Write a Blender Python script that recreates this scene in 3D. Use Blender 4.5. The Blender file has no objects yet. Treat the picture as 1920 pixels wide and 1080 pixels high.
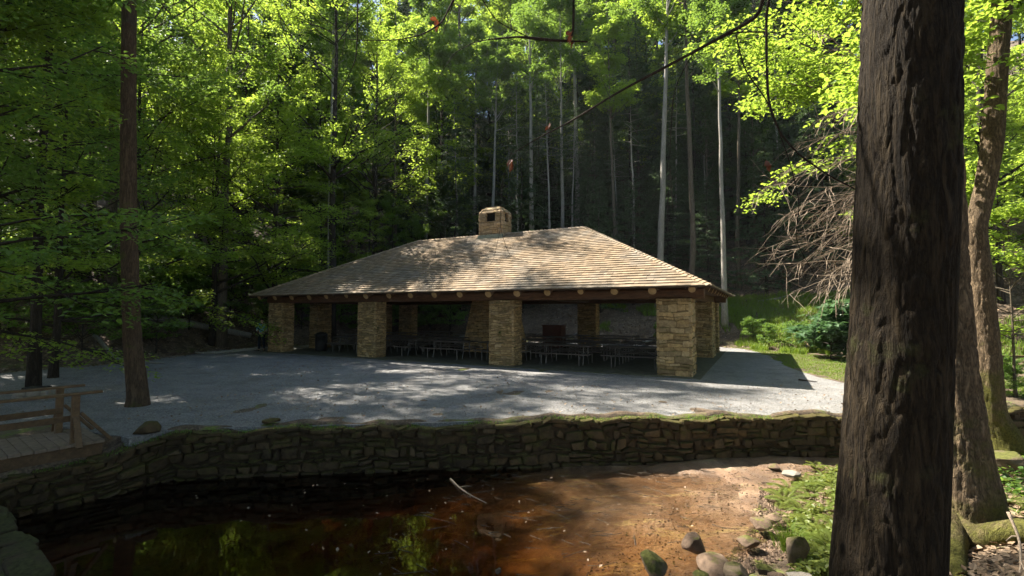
import bpy, math, random
import numpy as np
from mathutils import Vector, Matrix

RNG = np.random.default_rng(7)
random.seed(7)
scene = bpy.context.scene
COL = scene.collection
PI = math.pi

# ------------------------------------------------------------------ camera
EYE = 2.2
F = 900.0
PITCH = math.atan(42 / F)
cam_d = bpy.data.cameras.new('camera')
cam_d.lens = 36 * F / 1920
cam_d.sensor_width = 36
cam_d.clip_start = 0.05
cam_d.clip_end = 1500
cam = bpy.data.objects.new('camera', cam_d)
COL.objects.link(cam)
cam.location = (0, 0, EYE)
cam.rotation_euler = (PI / 2 + PITCH, 0, 0)
scene.camera = cam


def ray(px, py):
    x, y, z = (px - 960) / F, 1.0, (540 - py) / F
    c, s = math.cos(PITCH), math.sin(PITCH)
    return np.array([x, y * c - z * s, y * s + z * c])


def atz(px, py, z):
    d = ray(px, py)
    t = (z - EYE) / d[2]
    return np.array([d[0] * t, d[1] * t, z])


def aty(px, py, Y):
    d = ray(px, py)
    t = Y / d[1]
    return np.array([d[0] * t, Y, EYE + d[2] * t])


# ------------------------------------------------------------------ noise
_r = np.random.default_rng(3)
_K = _r.normal(size=(40, 3))
_PH = _r.uniform(0, 6.28, 40)


def fnoise(p, scale=1.0, octs=4, seed=0):
    p = np.asarray(p, float) * scale
    if p.shape[-1] == 2:
        p = np.concatenate([p, np.zeros(p.shape[:-1] + (1,))], -1)
    out = np.zeros(p.shape[:-1])
    amp, tot = 1.0, 0
    for o in range(octs):
        for j in range(5):
            k = _K[(o * 5 + j + seed * 3) % 40]
            k = k / np.linalg.norm(k)
            out += amp * np.sin(p @ k * 2 * (2 ** o) + _PH[(o * 5 + j + seed * 7) % 40] + seed) / 2.2
        tot += amp
        amp *= 0.55
    return out / tot


def sstep(a, b, x):
    t = np.clip((x - a) / (b - a), 0, 1)
    return t * t * (3 - 2 * t)


def poly_sd(P, X, Y):
    """signed distance to polygon, negative inside"""
    P = np.asarray(P, float)
    d = np.full(X.shape, 1e9)
    ins = np.zeros(X.shape, bool)
    n = len(P)
    for i in range(n):
        a, b = P[i], P[(i + 1) % n]
        e = b - a
        wx, wy = X - a[0], Y - a[1]
        t = np.clip((wx * e[0] + wy * e[1]) / (e @ e), 0, 1)
        dx, dy = wx - e[0] * t, wy - e[1] * t
        d = np.minimum(d, dx * dx + dy * dy)
        c = ((a[1] <= Y) & (b[1] > Y)) | ((b[1] <= Y) & (a[1] > Y))
        with np.errstate(divide='ignore', invalid='ignore'):
            xi = a[0] + (Y - a[1]) / (b[1] - a[1] + 1e-12) * e[0]
        ins ^= c & (X < xi)
    d = np.sqrt(d)
    return np.where(ins, -d, d)


# ------------------------------------------------------------------ mesh helpers
class MB:
    """collects numpy chunks: verts, quads, tris, per-face tint"""

    def __init__(s):
        s.v = []; s.q = []; s.t = []; s.cq = []; s.ct = []; s.n = 0

    def add(s, v, q=None, t=None, c=(0.5, 0.5, 0.5)):
        v = np.asarray(v, float).reshape(-1, 3)
        if q is not None and len(q):
            q = np.asarray(q, int).reshape(-1, 4)
            s.q.append(q + s.n)
            cc = np.asarray(c, float)
            s.cq.append(np.broadcast_to(cc, (len(q), 3)) if cc.ndim == 1 else cc)
        if t is not None and len(t):
            t = np.asarray(t, int).reshape(-1, 3)
            s.t.append(t + s.n)
            cc = np.asarray(c, float)
            s.ct.append(np.broadcast_to(cc, (len(t), 3)) if cc.ndim == 1 else cc[:len(t)])
        s.v.append(v)
        s.n += len(v)

    def box(s, lo, hi, c=(.5, .5, .5), M=None):
        x0, y0, z0 = lo; x1, y1, z1 = hi
        v = np.array([[x0, y0, z0], [x1, y0, z0], [x1, y1, z0], [x0, y1, z0], [x0, y0, z1], [x1, y0, z1], [x1, y1, z1], [x0, y1, z1]], float)
        if M is not None:
            v = v @ np.array(M)[:3, :3].T + np.array(M)[:3, 3]
        s.add(v, [[0, 3, 2, 1], [4, 5, 6, 7], [0, 1, 5, 4], [1, 2, 6, 5], [2, 3, 7, 6], [3, 0, 4, 7]], c=c)

    def beam(s, a, b, w, h, c=(.5, .5, .5), up=(0, 0, 1)):
        """rectangular bar from a to b, w across, h along up"""
        a = np.array(a, float); b = np.array(b, float)
        d = b - a; L = np.linalg.norm(d); d /= L
        up = np.array(up, float)
        sd = np.cross(d, up); sd /= np.linalg.norm(sd)
        u2 = np.cross(sd, d)
        M = np.eye(4); M[:3, 0] = d; M[:3, 1] = sd; M[:3, 2] = u2; M[:3, 3] = a
        ww, hh = w / 2, h / 2
        bv = min(w, h) * 0.12
        prof = [(-ww + bv, -hh), (ww - bv, -hh), (ww, -hh + bv), (ww, hh - bv), (ww - bv, hh), (-ww + bv, hh), (-ww, hh - bv), (-ww, -hh + bv)]
        v = []
        for x in (0, L):
            for p in prof:
                v.append((x, p[0], p[1]))
        v = np.array(v) @ M[:3, :3].T + M[:3, 3]
        q = [[i, (i + 1) % 8, 8 + (i + 1) % 8, 8 + i] for i in range(8)]
        q += [[7, 2, 1, 0], [7, 6, 3, 2], [6, 5, 4, 3], [8, 9, 10, 15], [10, 11, 14, 15], [11, 12, 13, 14]]
        s.add(v, q, c=c)

    def tube(s, pts, rad, k=6, c=(.5, .5, .5), cap=True, lump=0.0, seed=0):
        pts = np.asarray(pts, float); n = len(pts)
        rad = np.broadcast_to(np.asarray(rad, float), (n,))
        tg = np.gradient(pts, axis=0)
        tg /= np.linalg.norm(tg, axis=1)[:, None] + 1e-9
        ref = np.array([0, 0, 1.0]) if abs(tg[:, 2]).mean() < 0.8 else np.array([1.0, 0, 0])
        a = np.cross(tg, ref); a /= np.linalg.norm(a, axis=1)[:, None] + 1e-9
        b = np.cross(tg, a)
        th = np.arange(k) * 2 * PI / k
        ring = np.cos(th)[None, :, None] * a[:, None] + np.sin(th)[None, :, None] * b[:, None]
        R = rad[:, None, None]
        if lump:
            R = R * (1 + lump * fnoise(pts[:, None] * 0 + ring * 1.3 + pts[:, None] * .6, 1.0, 4, seed)[..., None])
        v = (pts[:, None] + ring * R).reshape(-1, 3)
        i = np.arange(n - 1)[:, None] * k; j = np.arange(k)[None]
        j2 = (j + 1) % k
        q = np.stack([i + j, i + j2, i + k + j2, i + k + j], -1).reshape(-1, 4)
        m = len(v)
        tt = None
        if cap:
            v = np.vstack([v, pts[0], pts[-1]])
            t1 = [[m, (x + 1) % k, x] for x in range(k)]
            t2 = [[m + 1, (n - 1) * k + x, (n - 1) * k + (x + 1) % k] for x in range(k)]
            tt = t1 + t2
        s.add(v, q, tt, c=c)

    def build(s, name, mat, parent=None, smooth=False):
        v = np.vstack(s.v)
        q = np.vstack(s.q) if s.q else np.zeros((0, 4), int)
        t = np.vstack(s.t) if s.t else np.zeros((0, 3), int)
        me = bpy.data.meshes.new(name)
        me.vertices.add(len(v))
        me.vertices.foreach_set('co', v.astype(np.float32).ravel())
        nl = len(q) * 4 + len(t) * 3
        me.loops.add(nl)
        me.loops.foreach_set('vertex_index', np.concatenate([q.ravel(), t.ravel()]).astype(np.int32))
        me.polygons.add(len(q) + len(t))
        ls = np.concatenate([np.arange(len(q)) * 4, len(q) * 4 + np.arange(len(t)) * 3]).astype(np.int32)
        me.polygons.foreach_set('loop_start', ls)
        me.polygons.foreach_set('use_smooth', np.full(len(q) + len(t), bool(smooth)))
        me.update(calc_edges=True)
        at = me.attributes.new('tint', 'FLOAT_COLOR', 'FACE')
        c = np.vstack(([x for x in s.cq] if s.cq else []) + ([x for x in s.ct] if s.ct else []))
        at.data.foreach_set('color', np.hstack([c, np.ones((len(c), 1))]).astype(np.float32).ravel())
        me.materials.append(mat)
        o = bpy.data.objects.new(name, me)
        COL.objects.link(o)
        if parent is not None:
            o.parent = parent
        return o


def empty(name, loc=(0, 0, 0), rz=0):
    o = bpy.data.objects.new(name, None)
    COL.objects.link(o)
    o.location = loc
    o.rotation_euler = (0, 0, rz)
    o.empty_display_size = .2
    return o


def tag(o, label=None, cat=None, group=None, kind=None):
    if label: o['label'] = label
    if cat: o['category'] = cat
    if group: o['group'] = group
    if kind: o['kind'] = kind
    return o


def kids(o):
    return [c for c in bpy.data.objects if c.parent == o]


def copy_tree(o, parent=None, ch=None):
    c = o.copy()
    COL.objects.link(c)
    if parent: c.parent = parent
    for k in (ch[o.name] if ch and o.name in ch else kids(o)):
        copy_tree(k, c, ch)
    return c


# ------------------------------------------------------------------ materials
def newmat(name):
    m = bpy.data.materials.new(name)
    m.use_nodes = True
    nt = m.node_tree
    nt.nodes.clear()
    out = nt.nodes.new('ShaderNodeOutputMaterial')
    return m, nt, out


class N:
    def __init__(s, nt): s.nt = nt

    def __call__(s, typ, ins=None, **kw):
        n = s.nt.nodes.new(typ)
        for k, v in kw.items(): setattr(n, k, v)
        for k, v in (ins or {}).items():
            if isinstance(v, bpy.types.NodeSocket): s.nt.links.new(v, n.inputs[k])
            else: n.inputs[k].default_value = v
        return n

    def noise(s, vec, scale, detail=4, rough=.6, dist=0):
        return s('ShaderNodeTexNoise', {'Vector': vec, 'Scale': scale, 'Detail': detail, 'Roughness': rough, 'Distortion': dist}).outputs[0]

    def ramp(s, f, stops):
        n = s.nt.nodes.new('ShaderNodeValToRGB')
        el = n.color_ramp.elements
        while len(el) < len(stops): el.new(.5)
        for e, (p, c) in zip(el, stops):
            e.position = p
            e.color = (*c, 1) if len(c) == 3 else c
        s.nt.links.new(f, n.inputs[0])
        return n.outputs[0]

    def mix(s, f, a, b, mode='MIX'):
        n = s.nt.nodes.new('ShaderNodeMix')
        n.data_type = 'RGBA'; n.blend_type = mode
        for k, v in ((0, f), (6, a), (7, b)):
            if isinstance(v, bpy.types.NodeSocket): s.nt.links.new(v, n.inputs[k])
            elif k == 0: n.inputs[0].default_value = v
            else: n.inputs[k].default_value = (*v, 1) if len(v) == 3 else v
        return n.outputs[2]

    def math(s, op, a, b=None, clamp=False):
        n = s.nt.nodes.new('ShaderNodeMath'); n.operation = op; n.use_clamp = clamp
        for k, v in ((0, a), (1, b)):
            if v is None: continue
            if isinstance(v, bpy.types.NodeSocket): s.nt.links.new(v, n.inputs[k])
            else: n.inputs[k].default_value = v
        return n.outputs[0]

    def bump(s, h, strength, dist, normal=None):
        d = {'Height': h, 'Strength': strength, 'Distance': dist}
        if normal is not None: d['Normal'] = normal
        return s('ShaderNodeBump', d).outputs[0]


def coords(n, kind='Object'):
    return n('ShaderNodeTexCoord').outputs[kind]


def pos(n):
    return n('ShaderNodeNewGeometry').outputs['Position']


def tintnode(n):
    return n('ShaderNodeAttribute', attribute_name='tint').outputs['Color']


def finish(n, out, col, rough=.8, normal=None, spec=.3):
    ins = {'Base Color': col, 'Roughness': rough, 'Specular IOR Level': spec}
    if normal is not None: ins['Normal'] = normal
    b = n('ShaderNodeBsdfPrincipled', ins)
    n.nt.links.new(b.outputs[0], out.inputs[0])
    return b


def m_stone(name, moss=.25, base=(.30, .235, .125), dark=(.12, .095, .055), mossc=(.045, .06, .012), scale=1.0):
    m, nt, out = newmat(name); n = N(nt)
    p = pos(n)
    t = tintnode(n)
    c = n.ramp(n.noise(p, 9 * scale, 6, .7), [(.25, dark), (.55, base), (.8, tuple(min(1, x * 1.35) for x in base))])
    c = n.mix(1.0, c, t, 'MULTIPLY')
    c = n.mix(1.0, c, (2, 2, 2), 'MULTIPLY')
    nm = n('ShaderNodeNewGeometry').outputs['Normal']
    nz = n('ShaderNodeSeparateXYZ', {0: nm}).outputs[2]
    g = n.noise(p, 3.1 * scale, 5, .65)
    g = n.math('ADD', g, n.math('MULTIPLY', nz, .22))
    mf = n.ramp(g, [(.60 - moss * .45, (0, 0, 0)), (.74 - moss * .45, (1, 1, 1))])
    mc = n.ramp(n.noise(p, 22, 4), [(.3, tuple(x * .55 for x in mossc)), (.7, tuple(x * 1.7 for x in mossc))])
    c = n.mix(mf, c, mc)
    b = n.bump(n.noise(p, 26 * scale, 6, .75), .7, .02)
    b = n.bump(n.noise(p, 90, 3, .7), .4, .006, b)
    finish(n, out, c, .9, b, .2)
    return m


def m_mortar(name, c=(.12, .095, .06)):
    m, nt, out = newmat(name); n = N(nt)
    p = pos(n)
    cc = n.ramp(n.noise(p, 12, 5), [(.3, tuple(x * .6 for x in c)), (.7, c)])
    finish(n, out, cc, .95, n.bump(n.noise(p, 40, 4), .5, .01))
    return m


def m_bark(name, c1, c2, vs=(9, 9, 1.6), depth=.03, moss=0, mossc=(.07, .085, .015), space='Object', sc=1.0):
    m, nt, out = newmat(name); n = N(nt)
    p = coords(n, space)
    mp = n('ShaderNodeMapping', {'Vector': p, 'Scale': tuple(x * sc for x in vs)}).outputs[0]
    a = n.noise(mp, 1.0, 6, .65, .8)
    v1 = n.math('MINIMUM', n.math('MULTIPLY', n.math('ABSOLUTE', n.math('SUBTRACT', a, .5)), 7.0), 1.0)
    mp2 = n('ShaderNodeMapping', {'Vector': p, 'Scale': tuple(x * sc * 2.3 for x in vs), 'Location': (3.1, 1.7, .4)}).outputs[0]
    a2 = n.noise(mp2, 1.0, 4, .6, .4)
    v2 = n.math('MINIMUM', n.math('MULTIPLY', n.math('ABSOLUTE', n.math('SUBTRACT', a2, .5)), 9.0), 1.0)
    h = n.math('ADD', n.math('MULTIPLY', v1, .55), n.math('ADD', n.math('MULTIPLY', v2, .25), n.math('MULTIPLY', n.noise(p, 35 * sc, 4, .7), .3)))
    c = n.ramp(h, [(.25, c1), (.95, c2)])
    c = n.mix(n.math('MULTIPLY', n.noise(p, 2.3, 4), .5), c, tuple(x * .55 for x in c2))
    if moss > 0:
        g = n.noise(p, 1.7, 6, .7)
        if moss > 1:   # moss concentrated low on the trunk
            z = n('ShaderNodeSeparateXYZ', {0: p}).outputs[2]
            g = n.math('SUBTRACT', n.math('ADD', g, .32), n.math('MULTIPLY', z, .20))
            mf = n.ramp(g, [(.56, (0, 0, 0)), (.74, (1, 1, 1))])
        else:
            mf = n.ramp(g, [(.62 - moss * .3, (0, 0, 0)), (.75 - moss * .3, (1, 1, 1))])
        mc = n.ramp(n.noise(p, 40, 4), [(.3, tuple(x * .5 for x in mossc)), (.7, tuple(x * 1.6 for x in mossc))])
        c = n.mix(mf, c, mc)
    b = n.bump(h, .9, depth)
    b = n.bump(n.noise(p, 60, 4, .7), .4, .006, b)
    finish(n, out, c, .9, b, .15)
    return m


def m_leaf(name, c1, c2, trans, tw=.45, rough=.5, spec=.35):
    m, nt, out = newmat(name); n = N(nt)
    t = tintnode(n)
    s = n('ShaderNodeSeparateColor', {0: t})
    oi = n('ShaderNodeObjectInfo').outputs['Random']
    f = n.math('ADD', n.math('MULTIPLY', s.outputs[0], .75), n.math('MULTIPLY', oi, .25))
    c = n.mix(f, c1, c2)
    tc = n.mix(f, trans, tuple(x * .6 for x in trans))
    bs = n('ShaderNodeBsdfPrincipled', {'Base Color': c, 'Roughness': rough, 'Specular IOR Level': spec})
    tr = n('ShaderNodeBsdfTranslucent', {'Color': tc})
    mx = n('ShaderNodeMixShader', {0: tw, 1: bs.outputs[0], 2: tr.outputs[0]})
    nt.links.new(mx.outputs[0], out.inputs[0])
    return m


def m_wood(name, c1, c2, scale=(2, 30, 30), rough=.75, bumpd=.004, tint=True, space='Object'):
    m, nt, out = newmat(name); n = N(nt)
    p = coords(n, space)
    mp = n('ShaderNodeMapping', {'Vector': p, 'Scale': scale}).outputs[0]
    a = n.noise(mp, 1, 6, .7, .3)
    c = n.ramp(a, [(.3, c1), (.7, c2)])
    if tint:
        c = n.mix(1.0, n.mix(1.0, c, tintnode(n), 'MULTIPLY'), (2, 2, 2), 'MULTIPLY')
    finish(n, out, c, rough, n.bump(a, .6, bumpd), .25)
    return m


def m_plain(name, c, rough=.6, metal=0, var=.3):
    m, nt, out = newmat(name); n = N(nt)
    p = coords(n)
    cc = n.ramp(n.noise(p, 14, 4), [(.3, tuple(x * (1 - var) for x in c)), (.7, tuple(min(1, x * (1 + var)) for x in c))])
    b = finish(n, out, cc, rough)
    b.inputs['Metallic'].default_value = metal
    return m


M = {}
M['pillar'] = m_stone('pillar_stone', -.05, (.41, .285, .14), (.20, .13, .065))
M['chim'] = m_stone('chimney_stone', -.05, (.38, .27, .155), (.20, .14, .085))
M['wall'] = m_stone('wall_stone', .14, (.085, .057, .028), (.024, .017, .010), (.058, .050, .014))
M['ledge'] = m_stone('ledge_stone', .0, (.06, .045, .027), (.022, .017, .011), (.045, .045, .016))
M['rock'] = m_stone('rock_stone', -.25, (.16, .11, .075), (.06, .042, .03), (.085, .095, .015), 1.0)
M['mossrock'] = m_stone('moss_rock', .02, (.20, .15, .10), (.09, .065, .045), (.075, .078, .02), 1.0)
M['palerock'] = m_stone('pale_rock', -.5, (.26, .23, .19), (.15, .13, .11), (.085, .095, .015), .6)
M['mortar'] = m_mortar('mortar')
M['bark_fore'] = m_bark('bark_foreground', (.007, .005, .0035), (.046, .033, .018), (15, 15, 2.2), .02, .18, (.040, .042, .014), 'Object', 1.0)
M['bark_moss'] = m_bark('bark_mossy', (.045, .032, .02), (.25, .18, .11), (14, 14, 4), .02, 2, (.085, .082, .02))
M['bark_pale'] = m_bark('bark_pale', (.20, .185, .155), (.46, .43, .37), (12, 12, 1.2), .012)
M['bark_mid'] = m_bark('bark_mid', (.07, .055, .04), (.22, .18, .13), (14, 14, 2.0), .02)
M['bark_brown'] = m_bark('bark_brown', (.05, .034, .022), (.17, .115, .072), (14, 14, 2.0), .02, .15)
M['bark_dark'] = m_bark('bark_dark', (.02, .016, .012), (.08, .063, .048), (12, 12, 2), .02)
M['twig'] = m_bark('dead_twig', (.24, .18, .13), (.50, .40, .29), (30, 30, 30), .003)
M['limb'] = m_bark('dark_limb', (.02, .015, .011), (.075, .055, .04), (30, 30, 30), .004)
M['leaf_bright'] = m_leaf('leaf_bright', (.075, .16, .02), (.14, .21, .03), (.52, .70, .08), .55)
M['leaf_mid'] = m_leaf('leaf_mid', (.042, .11, .02), (.09, .16, .028), (.33, .51, .07), .45)
M['leaf_dark'] = m_leaf('leaf_dark', (.025, .06, .014), (.05, .095, .018), (.12, .20, .03), .3)
M['leaf_blue'] = m_leaf('leaf_blue', (.045, .10, .042), (.08, .15, .06), (.15, .30, .09), .3)
M['needle'] = m_leaf('needle', (.042, .075, .036), (.09, .13, .06), (.13, .21, .07), .28, .6)
M['fern'] = m_leaf('fern_green', (.085, .13, .02), (.17, .20, .04), (.34, .38, .07), .4)
M['grass'] = m_leaf('grass_green', (.09, .17, .02), (.18, .26, .03), (.35, .48, .05), .35)
M['deadleaf'] = m_leaf('dead_leaf', (.12, .035, .015), (.20, .07, .03), (.22, .06, .02), .3)
M['litter'] = m_leaf('leaf_litter', (.16, .10, .055), (.36, .27, .18), (.1, .06, .03), .05, .7)
def m_shingle():
    m, nt, out = newmat('shingle_wood'); n = N(nt)
    p = coords(n)
    f = n.noise(p, 38, 4, .7)
    big = n.noise(p, .55, 5, .65)
    c = n.ramp(f, [(.3, (.16, .115, .073)), (.7, (.35, .265, .172))])
    c = n.mix(n.ramp(big, [(.45, (0, 0, 0)), (.66, (.85, .85, .85))]), c, (.225, .195, .155))
    c = n.mix(1.0, n.mix(1.0, c, tintnode(n), 'MULTIPLY'), (2, 2, 2), 'MULTIPLY')
    finish(n, out, c, .85, n.bump(f, .3, .002), .2)
    return m


M['shingle'] = m_shingle()
M['logend'] = m_wood('log_end_wood', (.28, .17, .07), (.46, .30, .14), (6, 6, 6), .8)
M['log'] = m_wood('log_wood', (.055, .030, .018), (.15, .085, .048), (3, 14, 14), .75, .01)
M['under'] = m_wood('underside_wood', (.05, .032, .02), (.11, .07, .045), (3, 14, 14), .8)
M['bridge'] = m_wood('bridge_wood', (.075, .045, .024), (.17, .105, .055), (10, 10, 10), .7)
M['deck'] = m_wood('deck_wood', (.15, .11, .08), (.29, .225, .17), (10, 10, 10), .75)
M['table'] = m_wood('table_wood', (.07, .055, .045), (.14, .115, .095), (3, 20, 20), .55)
M['metal'] = m_plain('frame_metal', (.16, .15, .14), .45, .6)
M['flash'] = m_plain('flashing_metal', (.22, .24, .20), .5, .3)
M['cabinet'] = m_plain('cabinet_paint', (.10, .035, .025), .5)
M['bin'] = m_plain('bin_metal', (.02, .02, .02), .5)

# ------------------------------------------------------------------ the lie of the land
PAV_O = np.array([-12.9, 25.4])
PAV_A = -math.atan2(.464, .886)
PL, PD = 21.15, 11.0
_c, _s = math.cos(PAV_A), math.sin(PAV_A)


def pav(x, y, z=0):
    return np.array([PAV_O[0] + x * _c - y * _s, PAV_O[1] + x * _s + y * _c, z])


FLAT = [(-60, 9), (-26, 14.5), (-17.5, 16.9), (-16.0, 20), (-16.2, 23.5), (-14.4, 28), (-9.3, 37.6), (13.3, 28.3), (16.5, 23), (26, 18), (60, 15), (60, -80), (-60, -80)]
WALL = np.array([(-12, 2.9), (-9.6, 4.9), (-7.55, 6.95), (-6.98, 7.6), (-6.55, 8.2), (-6.3, 8.75), (-5.2, 8.98), (-2.07, 9.3), (1.83, 9.66), (6.9, 9.78), (9.5, 10.1), (13, 11.0), (20, 12.5)])
NEAR = [(20, 11.8), (13, 10.4), (9.5, 9.7), (7.3, 9.55), (5.6, 8.9), (4.45, 8.0), (4.0, 7.1), (3.5, 6.3), (2.6, 5.75), (1.6, 5.35), (-1, 4.7), (-4.2, 4.3), (-5.6, 5.2), (-7.0, 6.2), (-9.2, 4.6), (-11.6, 2.5)]
CREEK = [tuple(p) for p in WALL] + NEAR
WATER_Z = -0.85


def ground_z(X, Y):
    X = np.asarray(X, float); Y = np.asarray(Y, float)
    P = np.stack([X, Y], -1)
    d = poly_sd(FLAT, X, Y)
    z = 0.40 * np.maximum(d, 0) ** 1.06 * sstep(0, 2.5, d)
    z = z + sstep(.5, 8, d) * (.35 * fnoise(P, .35, 4) + .12 * fnoise(P, 1.6, 3, 2))
    z = z + .012 * fnoise(P, 1.2, 3, 1)
    # near side bank: everything on the camera's side of the creek
    dn = poly_sd(CREEK, X, Y)
    # side test: below the wall line -> use interpolated wall y
    wy = np.interp(X, [-12, -9.6, -7.55, -6.98, -6.55, -6.3, -5.2, -2.07, 1.83, 6.9, 9.5, 13, 20], [p[1] for p in WALL])
    near = (Y < wy) & (dn > 0)
    bank = -0.85 + 1.25 * sstep(0, 3.2, dn) + .07 * fnoise(P, 1.4, 4, 3) * sstep(0, .5, dn)
    # right bank stays lower
    rb = sstep(4.2, 6.5, X) * sstep(3.0, 5.0, Y)
    bank = bank * (1 - rb) + rb * (-0.80 + .42 * sstep(0, 1.3, dn) + .10 * sstep(1, 4, dn) + .06 * fnoise(P, 1.7, 4, 4))
    far_low = 0
    z = np.where(near, bank, z)
    # creek bed
    inside = -dn
    bed = -1.355 + .42 * sstep(-3.0, 2.4, X + .35 * (Y - 7)) + .05 * fnoise(P, .9, 4, 5) + .02 * fnoise(P, 4, 3, 6)
    bed = bed + .12 * sstep(2.4, 4.6, X)
    # distance to wall line only
    dw = np.full(X.shape, 1e9)
    for i in range(len(WALL) - 1):
        a, b = WALL[i], WALL[i + 1]
        e = b - a
        t = np.clip(((X - a[0]) * e[0] + (Y - a[1]) * e[1]) / (e @ e), 0, 1)
        dw = np.minimum(dw, np.hypot(X - a[0] - e[0] * t, Y - a[1] - e[1] * t))
    bed = bed + .12 * sstep(.9, .1, dw) * sstep(-1, 2, X)
    k = sstep(0, .45, inside)
    kb = np.where(dw < .9, 1.0, k)
    z = np.where(dn <= 0, bed * kb + (-.85 + .0 * bed) * (1 - kb), z)
    # land behind the wall (inside the wall body) drops within its thickness
    z = np.where((dn > 0) & (~near) & (dw < .30), -.9, z)
    # ditch beneath the footbridge
    dd = np.abs((X + 8.2) * .70 - (Y - 8.5) * .71)
    return z


def build_ground():
    xs = np.concatenate([np.arange(-150, -40, 4), np.arange(-40, -10.0, .6), np.arange(-10.0, 12, .09), np.arange(12, 40, .6), np.arange(40, 151, 4)])
    ys = np.concatenate([np.arange(-40, 0, 2.5), np.arange(0, 3.4, .3), np.arange(3.4, 12.2, .09), np.arange(12.2, 60, .5), np.arange(60, 170, 4)])
    X, Y = np.meshgrid(xs, ys)
    Z = ground_z(X, Y)
    nx, ny = len(xs), len(ys)
    v = np.stack([X, Y, Z], -1).reshape(-1, 3)
    i = np.arange(ny - 1)[:, None] * nx; j = np.arange(nx - 1)[None]
    q = np.stack([i + j, i + j + 1, i + nx + j + 1, i + nx + j], -1).reshape(-1, 4)
    cx_ = v[q].mean(1)
    dnf = poly_sd(CREEK, cx_[:, 0], cx_[:, 1]) + .10 * fnoise(cx_[:, :2], 2.0, 4, 3)
    mk = sstep(.22, -.05, dnf)
    mb = MB(); mb.add(v, q, c=np.stack([mk, mk, mk], -1))
    m, nt, out = newmat('forest_soil'); n = N(nt)
    p = pos(n)
    sp = n('ShaderNodeSeparateXYZ', {0: p})
    a = n.noise(p, 2.2, 6, .7)
    b = n.noise(p, 24, 6, .75)
    f = n.math('ADD', n.math('MULTIPLY', a, .45), n.math('MULTIPLY', b, .55))
    soil = n.ramp(f, [(.36, (.025, .018, .012)), (.48, (.09, .062, .038)), (.58, (.19, .135, .085)), (.68, (.32, .25, .18))])
    moss = n.ramp(n.noise(p, 30, 4), [(.3, (.06, .09, .012)), (.7, (.17, .21, .03))])
    mz = n.ramp(n.noise(p, 1.1, 5, .7), [(.52, (0, 0, 0)), (.6, (1, 1, 1))])
    # low flat land gets moss, hillside stays litter
    flat = n.ramp(sp.outputs[2], [(.0, (1, 1, 1)), (.35, (.0, .0, .0))])
    col = n.mix(n.math('MULTIPLY', mz, flat), soil, moss)
    # wet orange-brown bed below the water's edge
    bedc = n.ramp(n.noise(p, 1.3, 6, .7, .6), [(.30, (.12, .065, .03)), (.48, (.23, .137, .077)), (.60, (.32, .207, .122)), (.75, (.42, .315, .21))])
    speck = n.ramp(n.noise(p, 55, 3, .6), [(.60, (0, 0, 0)), (.70, (1, 1, 1))])
    bedc = n.mix(n.math('MULTIPLY', speck, .45), bedc, (.55, .48, .38))
    mp = n('ShaderNodeMapping', {'Vector': p, 'Scale': (.9, 3.2, 3), 'Rotation': (0, 0, -.45)}).outputs[0]
    streak = n.ramp(n.noise(mp, 1.0, 5, .65, 1.4), [(.585, (0, 0, 0)), (.61, (1, 1, 1)), (.63, (1, 1, 1)), (.66, (0, 0, 0))])
    bedc = n.mix(n.math('MULTIPLY', streak, .55), bedc, (.48, .40, .17))
    wet = n.ramp(n.math('ADD', sp.outputs[2], n.math('MULTIPLY', n.noise(p, 3, 4), .10)), [(0, (1, 1, 1)), (.001, (1, 1, 1))])
    zz = n.math('ADD', n.math('MULTIPLY', sp.outputs[2], -1), n.math('MULTIPLY', n.noise(p, 4, 4), -.10))
    wetf = n('ShaderNodeSeparateColor', {0: tintnode(n)}).outputs[0]
    col = n.mix(wetf, col, bedc)
    silt = n.ramp(n.noise(p, .8, 6, .75, 1.0), [(.48, (0, 0, 0)), (.62, (.65, .65, .65))])
    col = n.mix(n.math('MULTIPLY', silt, wetf), col, (.085, .055, .035))
    rough = n.mix(wetf, (.95, .95, .95), (.34, .34, .34))
    hgt = n.math('ADD', n.math('MULTIPLY', n.noise(p, 9, 6, .75), 1.0), n.math('MULTIPLY', b, .5))
    bm = n.bump(hgt, .8, .05)
    bm = n.bump(n.noise(p, 70, 4, .7), .5, .012, bm)
    finish(n, out, col, rough, bm, .5)
    g = mb.build('ground', m, smooth=True)
    tag(g, 'leaf covered forest ground, banks and orange brown creek bed', kind='structure')


build_ground()


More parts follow.
